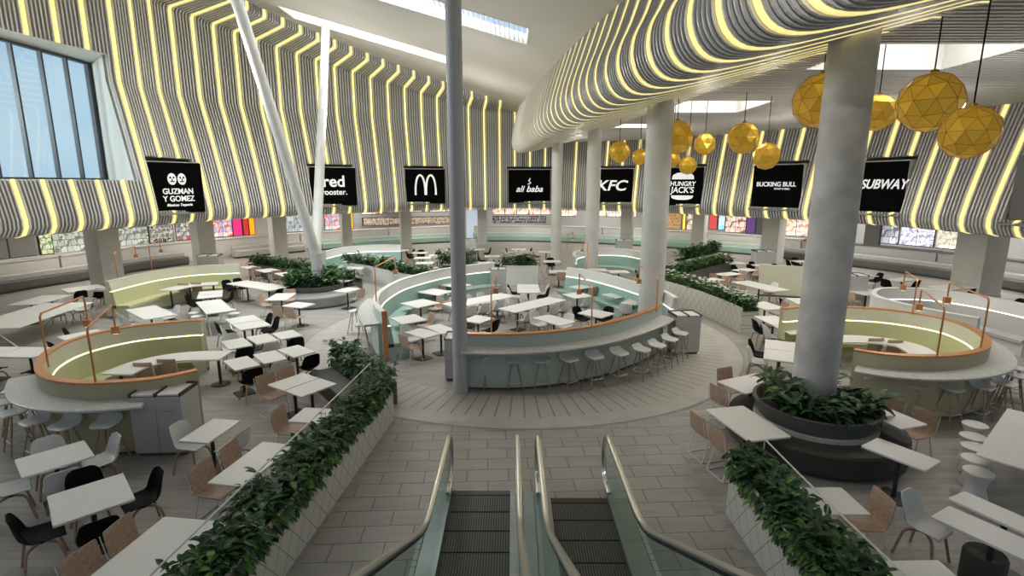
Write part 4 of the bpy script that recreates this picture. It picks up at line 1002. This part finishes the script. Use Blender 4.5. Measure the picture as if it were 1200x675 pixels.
def seat(k, x, y, rz, label, group):
    o = KIND[k][2]
    if k not in used: used.add(k); o.location = (x, y, 0); o.rotation_euler = (0, 0, rz)
    else: o = dup(TR[k], (x, y, 0), rz)
    return tag(o, label, KIND[k][1], group)

# ------------------------------------------------------------ tables
NT = [0]
FP = []
def table(D, corners, chairs='', legs='ped', h=.745, grp='white cafe tables', n=1):
    c = [P(px, py, h) for px, py in corners]
    if len(c) == 3: c.append(c[0]+c[2]-c[1])
    ctr = sum(c, Vector())/4; e1 = ((c[1]-c[0])+(c[2]-c[3]))/2; e2 = ((c[3]-c[0])+(c[2]-c[1]))/2
    w, d = e1.length, e2.length; rz = math.atan2(e1.y, e1.x)
    table_at(D, ctr.x, ctr.y, w, d, rz, chairs, legs, h, grp, n)
def table_at(D, x, y, w, d, rz, chairs='', legs='ped', h=.745, grp='white cafe tables', n=1):
    rz = math.atan2(math.sin(rz), math.cos(rz)); m_ = .3
    ca, sa = math.cos(rz), math.sin(rz)
    for k in range(n):
        off = (k-(n-1)/2)*d/n; cx, cy = x-sa*off, y+ca*off; dd = d/n-(.03 if n > 1 else 0)
        r = empty('cafe_table', (cx, cy, 0), rz); b = MB(); b.slab((0, 0, h-.016), w, dd, .032); b.build('tabletop', M['white'], r, world=False)
        if legs == 'ped':
            ps = [0] if max(w, dd) < 1.5 else [-w*.3, w*.3]
            if dd > 1.5: ps = [0]
            for q in ps:
                b = MB(); b.cyl((q, 0, .02), (q, 0, h-.04), .032, n=12); b.box((q, 0, h-.04), (.3, .3, .012)); b.build('pedestal', M['darkmetal'], r, world=False)
                b = MB(); b.slab((q, 0, .01), min(.42, w*.8), min(.42, dd*.8), .016, r=.05); b.build('foot', M['darkmetal'], r, world=False)
        else:
            for s_ in (-1, 1):
                b = MB(); b.tube([(s_*(w/2-.08), -dd/2+.05, 0), (s_*(w/2-.12), 0, h-.04), (s_*(w/2-.08), dd/2-.05, 0)], .02, 8); b.build('trestle', M['wire'], r, world=False)
        suffix = '' if n == 1 else (', nearer top' if k == (0 if ca > 0 else n-1) else (', farther top' if k == (n-1 if ca > 0 else 0) else ', middle top'))
        tag(r, 'white '+D+suffix, 'table', grp)
    FP.append((x, y, max(w, d)))
    dirs = [Vector((ca, sa)), Vector((-ca, -sa)), Vector((-sa, ca)), Vector((sa, -ca))]
    ext = [w/2, w/2, d/2, d/2]; side = {}
    pj = [proj(x+dirs[i].x*(ext[i]+.1), y+dirs[i].y*(ext[i]+.1), h) for i in range(4)]
    pairs = [(0, 1), (2, 3)]; vert = max(pairs, key=lambda q: abs(pj[q[0]][1]-pj[q[1]][1])*1.7-abs(pj[q[0]][0]-pj[q[1]][0])); hor = [q for q in pairs if q != vert][0]
    side['n'] = max(vert, key=lambda i: pj[i][1]); side['f'] = side['n'] ^ 1; side['l'] = min(hor, key=lambda i: pj[i][0]); side['r'] = side['l'] ^ 1
    W_ = {'n': 'near side', 'f': 'far side', 'l': 'left side', 'r': 'right side'}
    seq = {}
    for it in chairs.split(): seq.setdefault(it[1], []).extend([it[0]]*(int(it[2]) if len(it) > 2 else 1))
    for s_, ks in seq.items():
        m = len(ks); i = side[s_]; k = ks[0]; dv = dirs[i]; tv = Vector((-dv.y, dv.x)); ln_ = (d if i < 2 else w)
        for q in range(m):
            k = ks[q]; o = (q-(m-1)/2)*max(.50 if k != 'h' else .42, min(.62, ln_/m)) if m > 1 else 0
            px, py = x+dv.x*(ext[i]+.12)+tv.x*o, y+dv.y*(ext[i]+.12)+tv.y*o
            ori = math.atan2(dv.y, dv.x)-PI/2+(random.random()-.5)*.16
            nm = KIND[k][0]
            if m > 1:
                vv = tv*o
                if s_ in 'lr': wd = ('farther ' if (vv.y > .01) else 'nearer ' if vv.y < -.01 else 'middle ')
                else: wd = ('right-hand ' if vv.x > .01 else 'left-hand ' if vv.x < -.01 else 'middle ')
                nm = wd+nm
                if m > 3: nm = ['first ', 'second ', 'third ', 'fourth ', 'fifth ', 'sixth '][q]+KIND[k][0]
            seat(k, px, py, ori, nm+' at '+W_[s_]+(' of '+D if len((nm+' at '+W_[s_]+' of '+D).split()) < 17 else ' of '+D.split(',')[0]), 'chairs around the tables')
T = table
T('table nearest the yellow booth stools, left edge', [(23.3, 536.6), (104, 514.7), (105.5, 535), (17.8, 562.6)], 'wf wr wl wn')
T('table with four black chairs, lower left', [(59.7, 580), (149, 552.5), (153.4, 586), (56, 618.8)], 'kf kr kl kn')
T('long table touching the left planter, bottom edge', [(192, 605), (262, 611), (200, 690), (100, 680)], 'pl2')
T('long table beside the left planter, middle', [(305, 517.7), (343, 520), (288, 571.7), (246, 565)], 'pl2')
T('small table right of the grey waste cabinet', [(209.6, 516), (250.7, 490), (282, 492.7), (242.5, 519.6)], 'wl wr')
T('small table tucked behind the left planter rail', [(338, 493), (358, 476.7), (391.7, 480), (373, 496.7)], 'pl')
T('paired tables at the dark bench', [(319.6, 448.5), (360, 435), (390, 451.5), (347.4, 467.4)], 'pl2', n=2)
for nm, cs, ch in (('left table in front row of six', [(264.5, 422), (293, 416.5), (302, 428), (272.5, 435)], 'kn'), ('middle table in front row of six', [(298, 414.7), (325, 410), (334.7, 420.4), (307, 426.6)], 'wn'), ('right table in front row of six', [(329, 408.5), (353.4, 403.5), (366, 412.6), (340, 420)], 'kn'),
                   ('left table in back row of six', [(262.7, 399.6), (288.5, 395), (293, 405), (264.5, 410)], 'kn wf'), ('middle table in back row of six', [(293, 394), (317, 390.3), (322.8, 398.7), (296.5, 404.4)], 'wn'), ('right table in back row of six', [(321.4, 390), (345.4, 386), (351.6, 393.4), (326.7, 398.3)], 'kn')):
    T(nm, cs, ch)
T('joined tables behind the rows of six', [(269, 373), (302, 368), (312.5, 381.8), (276, 388)], 'kl wl kr2', n=2)
T('trestle table with white stool row', [(232.8, 353.3), (262.7, 350), (269.8, 364), (237.8, 368.5)], 'hl3 hr2', legs='tr')
T('joined tables beyond the trestle table', [(230.7, 341.8), (258, 340), (263.6, 347), (233, 350)], 'kl2 kr', n=2)
T('joined tables right of the rear-left yellow booth', [(285.6, 329.7), (307, 326), (321, 338.5), (293, 343.6)], 'kl2 kr2', n=2)
T('table left of the round plant bench', [(312, 351), (326, 343), (345.6, 344), (333.5, 352.4)], 'pl pf')
T('table in front of the round plant bench', [(332, 358), (346, 353.6), (371, 355.7), (351, 361)], 'pn2')
T('table right of the round plant bench', [(395, 340), (411.6, 336), (419, 338.5), (401.5, 343.6)], 'pr')
T('table behind the round plant bench', [(388, 329), (402, 326), (410, 328), (397, 332)], '')
T('table against the low dark planter, left', [(300.7, 316), (319.6, 314), (327, 317), (308, 319.5)], 'pl pn')
T('table against the low dark planter, middle', [(322, 320), (343.6, 318), (351, 321), (330, 323.8)], 'pl pn')
T('table against the low dark planter, far left', [(281, 312.5), (297, 311), (303, 313), (288, 315)], 'pn')
T('table against the low dark planter, right', [(348, 326), (366, 323.5), (371, 326.5), (355, 329.5)], 'kl pn')
T('table between the two left yellow booths', [(158.7, 362.7), (194, 355), (194.5, 371.5), (156.7, 374.8)], 'wl2 wr')
T('joined tables behind the front-left yellow booth', [(80, 391.6), (127, 384), (123.5, 396.7), (75.6, 408)], 'kl wn', n=2)
T('joined tables at the left picture edge', [(-8, 405), (33, 398.5), (25, 415), (-6, 433)], 'kr2 kn wr', n=2)
T('long table at far left with dark chairs', [(72, 338), (118, 333), (122, 337), (78, 343)], 'kn2 kr', h=.76)
T('long white table at far left edge', [(-20, 378), (70, 352), (90, 357), (-10, 392)], 'wf2', legs='tr')
T('long table below the left shop counters', [(20, 355), (60, 344), (75, 347), (35, 359)], '')
# centre booth
T('table by the near end of left mint booth', [(477, 388), (497, 384), (512.6, 391), (494, 397.6)], 'pn wl')
T('table inside mint ring just left of pole', [(500, 382), (518, 379), (533.6, 387.5), (515, 392)], 'pr')
T('booth table in left mint booth, nearest', [(463, 372), (492, 367), (495, 376), (465, 380)], 'pr', n=1)
T('booth table in left mint booth, second', [(474, 354), (500, 350), (512, 355), (484, 362)], 'pr')
T('booth table in left mint booth, third', [(494, 341), (512, 337), (526, 342), (508, 347)], 'pr')
T('booth table in left mint booth, farthest', [(520, 333), (537, 330), (550, 334), (532, 338)], 'pn')
T('long bar table across mint ring, rear', [(519.6, 354.6), (594, 343), (598, 347), (532, 361.6)], 'wn4 wf3', h=.76)
T('long bar table across mint ring, front', [(584, 361), (645, 347.5), (662, 351.7), (604, 366.5)], 'wn4 wf2', h=.76)
T('table with black chairs right of the grey pole', [(544, 374), (562, 368.6), (576, 373), (559, 380)], 'kl kr')
T('table with black chairs left of the white column', [(680, 366), (696, 361), (718, 368), (701, 373)], 'kl kf')
T('twin tables behind the mint front wall', [(624, 372), (645, 368), (673, 377), (656, 381.5)], 'wl wr wf', n=1)
T('paired tables at rear gap of mint ring', [(607, 333), (632, 333), (632, 343), (605, 343)], 'kl kr wl wr', n=2)
T('booth table in right mint booth, middle', [(709, 344), (736, 341), (744, 345), (718, 350)], 'pn')
T('booth table in right mint booth, near', [(728, 354), (742, 349), (755, 352), (745, 358)], 'wn')
T('booth table in right mint booth, far', [(668, 335), (688, 333), (696, 336), (676, 339)], 'pn')
T('table under the middle copper lamp', [(663, 344), (684, 342), (690, 347), (669, 350)], 'wl wn')
T('table just inside the mint wall by white column', [(718, 380), (736, 376), (746, 381), (728, 386)], '')
# right hand side
T('table left of the concrete column, farther', [(843, 445), (890, 437.7), (916.7, 450), (871.7, 463)], 'pl pf')
T('table left of the concrete column, nearer', [(829, 479), (875, 475), (923, 511.7), (875, 517.7)], 'pl2')
T('table right of the concrete column, farther', [(996.7, 468.5), (1017, 466.7), (1083, 496.7), (1042, 505)], 'pr2')
T('narrow table right of the dark round bench', [(1010.7, 521), (1030.7, 512), (1101, 541), (1082.7, 553)], '')
T('table behind the right planter rail', [(928.8, 570.8), (987.7, 571.6), (1019, 602), (954.8, 603.7)], 'pr')
T('table at bottom edge behind right planter', [(1001, 657.7), (1100, 656), (1150, 700), (1040, 702)], '')
T('large table at the right picture edge', [(1160, 473), (1225, 490), (1260, 565), (1168, 540)], '', legs='tr')
T('long bench-height table, lower right corner, rear', [(1122, 580), (1140, 574), (1245, 632), (1225, 646)], '')
T('long bench-height table, lower right corner, front', [(1104, 600), (1124, 590), (1235, 655), (1215, 676)], 'wl')
T('table below the long planter, right', [(879, 354), (903, 353), (915, 361.7), (890, 363)], 'pr pl')
T('joined tables left of concrete column, farther', [(895, 370.7), (923, 370), (940, 391), (914, 391)], 'kl wl', n=2)
T('joined tables left of concrete column, nearer', [(902, 399), (933, 400), (932, 427), (889, 418)], 'kl wl', n=2)
T('long table beyond the long planter', [(861.6, 329.7), (881.7, 328.5), (920.8, 339.8), (899, 342)], 'pn wf')
T('table by dark hedge, second', [(838, 320.5), (858, 318.5), (869, 321), (848, 323.5)], 'pr pl')
T('table by dark hedge, nearest', [(820, 327), (838, 325), (848, 328), (830, 330)], 'pr')
T('table by dark hedge, third', [(859, 316), (878, 314), (888, 316.5), (868, 318.5)], 'pr kf')
T('table by dark hedge, farthest', [(880, 310), (899, 308.5), (907, 311), (888, 312.5)], 'kl kf')
T('table left of the cream booth wall', [(905, 313), (925, 311), (935, 313), (915, 315)], 'kl kf')
T('table just below the cream booth wall', [(925, 349), (955, 350), (958, 356), (930, 356)], 'kl')
T('table left of the far right white booth', [(1000, 341), (1024, 338), (1032, 342), (1006, 346)], 'kf pl')
T('table near far right tables with black chair', [(990, 331), (1015, 329), (1023, 332), (997, 334)], 'pl')
T('table behind the white right-hand booth', [(1040, 327), (1066, 325), (1074, 328), (1048, 330)], 'kl kn')
T('table beside the broad right pier', [(1095, 335), (1125, 333), (1135, 337), (1104, 340)], 'kn')
T('table at far right below the dark banquette', [(1150, 350), (1180, 350), (1192, 356), (1160, 357)], 'kn kr')
# far centre
for i, (px, py, nm, ch) in enumerate([(433, 302, 'far table behind left planter, first column', 'kf kl'), (450, 299, 'far table below the slim arches pier', 'kf kr'), (463, 309, 'far table above the left planter leaves', 'kl'), (492, 296, 'far table left of the grey pole, back row', 'kf kl'), (495, 302, 'far table left of the grey pole, second row', 'wr'),
         (498, 308, 'far table left of the grey pole, third row', 'wr'), (470, 293, 'farthest table left of the grey pole', 'kr kl'), (577, 300, 'far table right of the shrub clump', 'kl kr wn'), (570, 308, 'far table above the rear waste cabinet', 'wl wr'), (608, 292, 'far table behind the white flowers, back', 'kl kr'),
         (606, 299, 'far table behind the white flowers, front', 'kl kr wn'), (560, 292, 'far table beside the pale blue panel', 'kl kr'), (647, 306, 'far table at the farthest round column', 'kf'), (655, 318, 'bar table beside the pale round column', 'pl pn'), (762, 306, 'far table behind the white column', 'kl kf'), (765, 318, 'table just behind the white column', 'kl kr'), (700, 316, 'pale table behind the right mint booth', 'pl pr'), (725, 318, 'second pale table behind the right mint booth', 'pr')]):
    q = P(px, py, .745); table_at(nm, q.x, q.y, .9, .75, .04, ch, grp='small tables at the back')

for px, py, nm, ch in ((512, 299, 'back table hugging the grey pole on its left', 'kf wn'), (415, 314, 'table glimpsed between dark and mint-white planters', 'pl'), (596, 305, 'back table just left of the white flowers', 'kl wn'), (640, 295, 'back table left of the farthest round column', 'kl kr'), (530, 293, 'back table behind the grey pole', 'kl kr'),
                       (940, 306, 'back table against the concrete column, left', 'kl kf'), (862, 308, 'back table below the purple panel', 'kf'), (1012, 322, 'back table below the dark panel, right of concrete column', 'kl kr')):
    q = P(px, py, .745); table_at(nm, q.x, q.y, .9, .75, .04, ch, grp='small tables at the back')

# ------------------------------------------------------------ free stools
def stools(k, z, pts, toward, names, grp):
    for (px, py), nm in zip(pts, names):
        q = P(px, py, z)
        best = min(toward, key=lambda t: (Vector((t[0], t[1]))-q.xy).length); v = Vector((best[0]-q.x, best[1]-q.y))
        seat(k, q.x, q.y, math.atan2(v.y, v.x)+PI/2+PI, nm, grp)
O = ['first', 'second', 'third', 'fourth', 'fifth', 'sixth', 'seventh', 'eighth', 'ninth', 'tenth']
pts = [(570, 419), (602, 421), (635, 421), (667, 420), (697, 417), (726, 413), (752, 409), (770, 404), (785, 397), (797, 390)]
stools('s', .76, pts, bp_c, ['white bar stool at mint counter, %s right of the grey pole' % O[i] for i in range(10)], 'bar stools at the mint counter')
pts = [(124, 495), (76, 497), (41, 492), (17, 482), (12, 469), (16, 456), (34, 443)]
stools('s', .76, pts, bp_y, ['white bar stool at left yellow booth, %s from the waste cabinet' % O[i] for i in range(7)], 'bar stools at the left yellow booth')
pts = [(1021, 444), (1072, 450), (1115, 454), (1151, 452), (1177, 448), (1192, 440), (1190, 431)]
stools('s', .76, pts, bp_ry, ['white bar stool at right yellow booth, %s from the concrete column' % O[i] for i in range(7)], 'bar stools at the right yellow booth')
pts = [(424, 380), (415, 364)]
stools('s', .76, pts, bp_l, ['white bar stool nearest the copper end of left mint booth', 'white bar stool farther round the left mint booth'], 'bar stools at the left mint booth')
for i, (px, py) in enumerate([(1147, 552), (1144, 537), (1143, 523), (1141, 511), (1143, 497)]):
    q = P(px, py, .48); seat('h', q.x, q.y, 0, ['nearest', 'second nearest', 'middle', 'second farthest', 'farthest'][i]+' hourglass stool in row by the right-edge table', 'hourglass stools by the large table')
for (px, py, rz, nm) in ((90, 398, 0, 'black shell chair behind rim of front-left yellow booth'), (176, 428, 3.3, 'x')):
    if nm != 'x': q = P(px, py, .45); seat('k', q.x, q.y, 2.2, nm, 'chairs around the tables')
for px, py, nm in ((176, 432, 'left plywood chair inside front-left yellow booth'), (203, 428, 'right plywood chair inside front-left yellow booth'), (1018, 403, 'left plywood chair inside right yellow booth'), (1040, 405, 'right plywood chair inside right yellow booth'), (219, 337, 'left plywood chair inside rear-left yellow booth'), (234, 336, 'right plywood chair inside rear-left yellow booth')):
    q = P(px, py, .6); seat('p', q.x, q.y, PI+.05, nm, 'plywood chairs inside the yellow booths')
q = P(1155, 650, .4); r = empty('round_stool', (q.x, q.y, 0)); b = MB(); b.lathe((q.x, q.y, 0), [(.2, 0), (.22, .03), (.22, .40), (.2, .43)], 28); b.build('body', M['dark'], r, True); tag(r, 'dark round stool under the lower right corner table', 'stool')
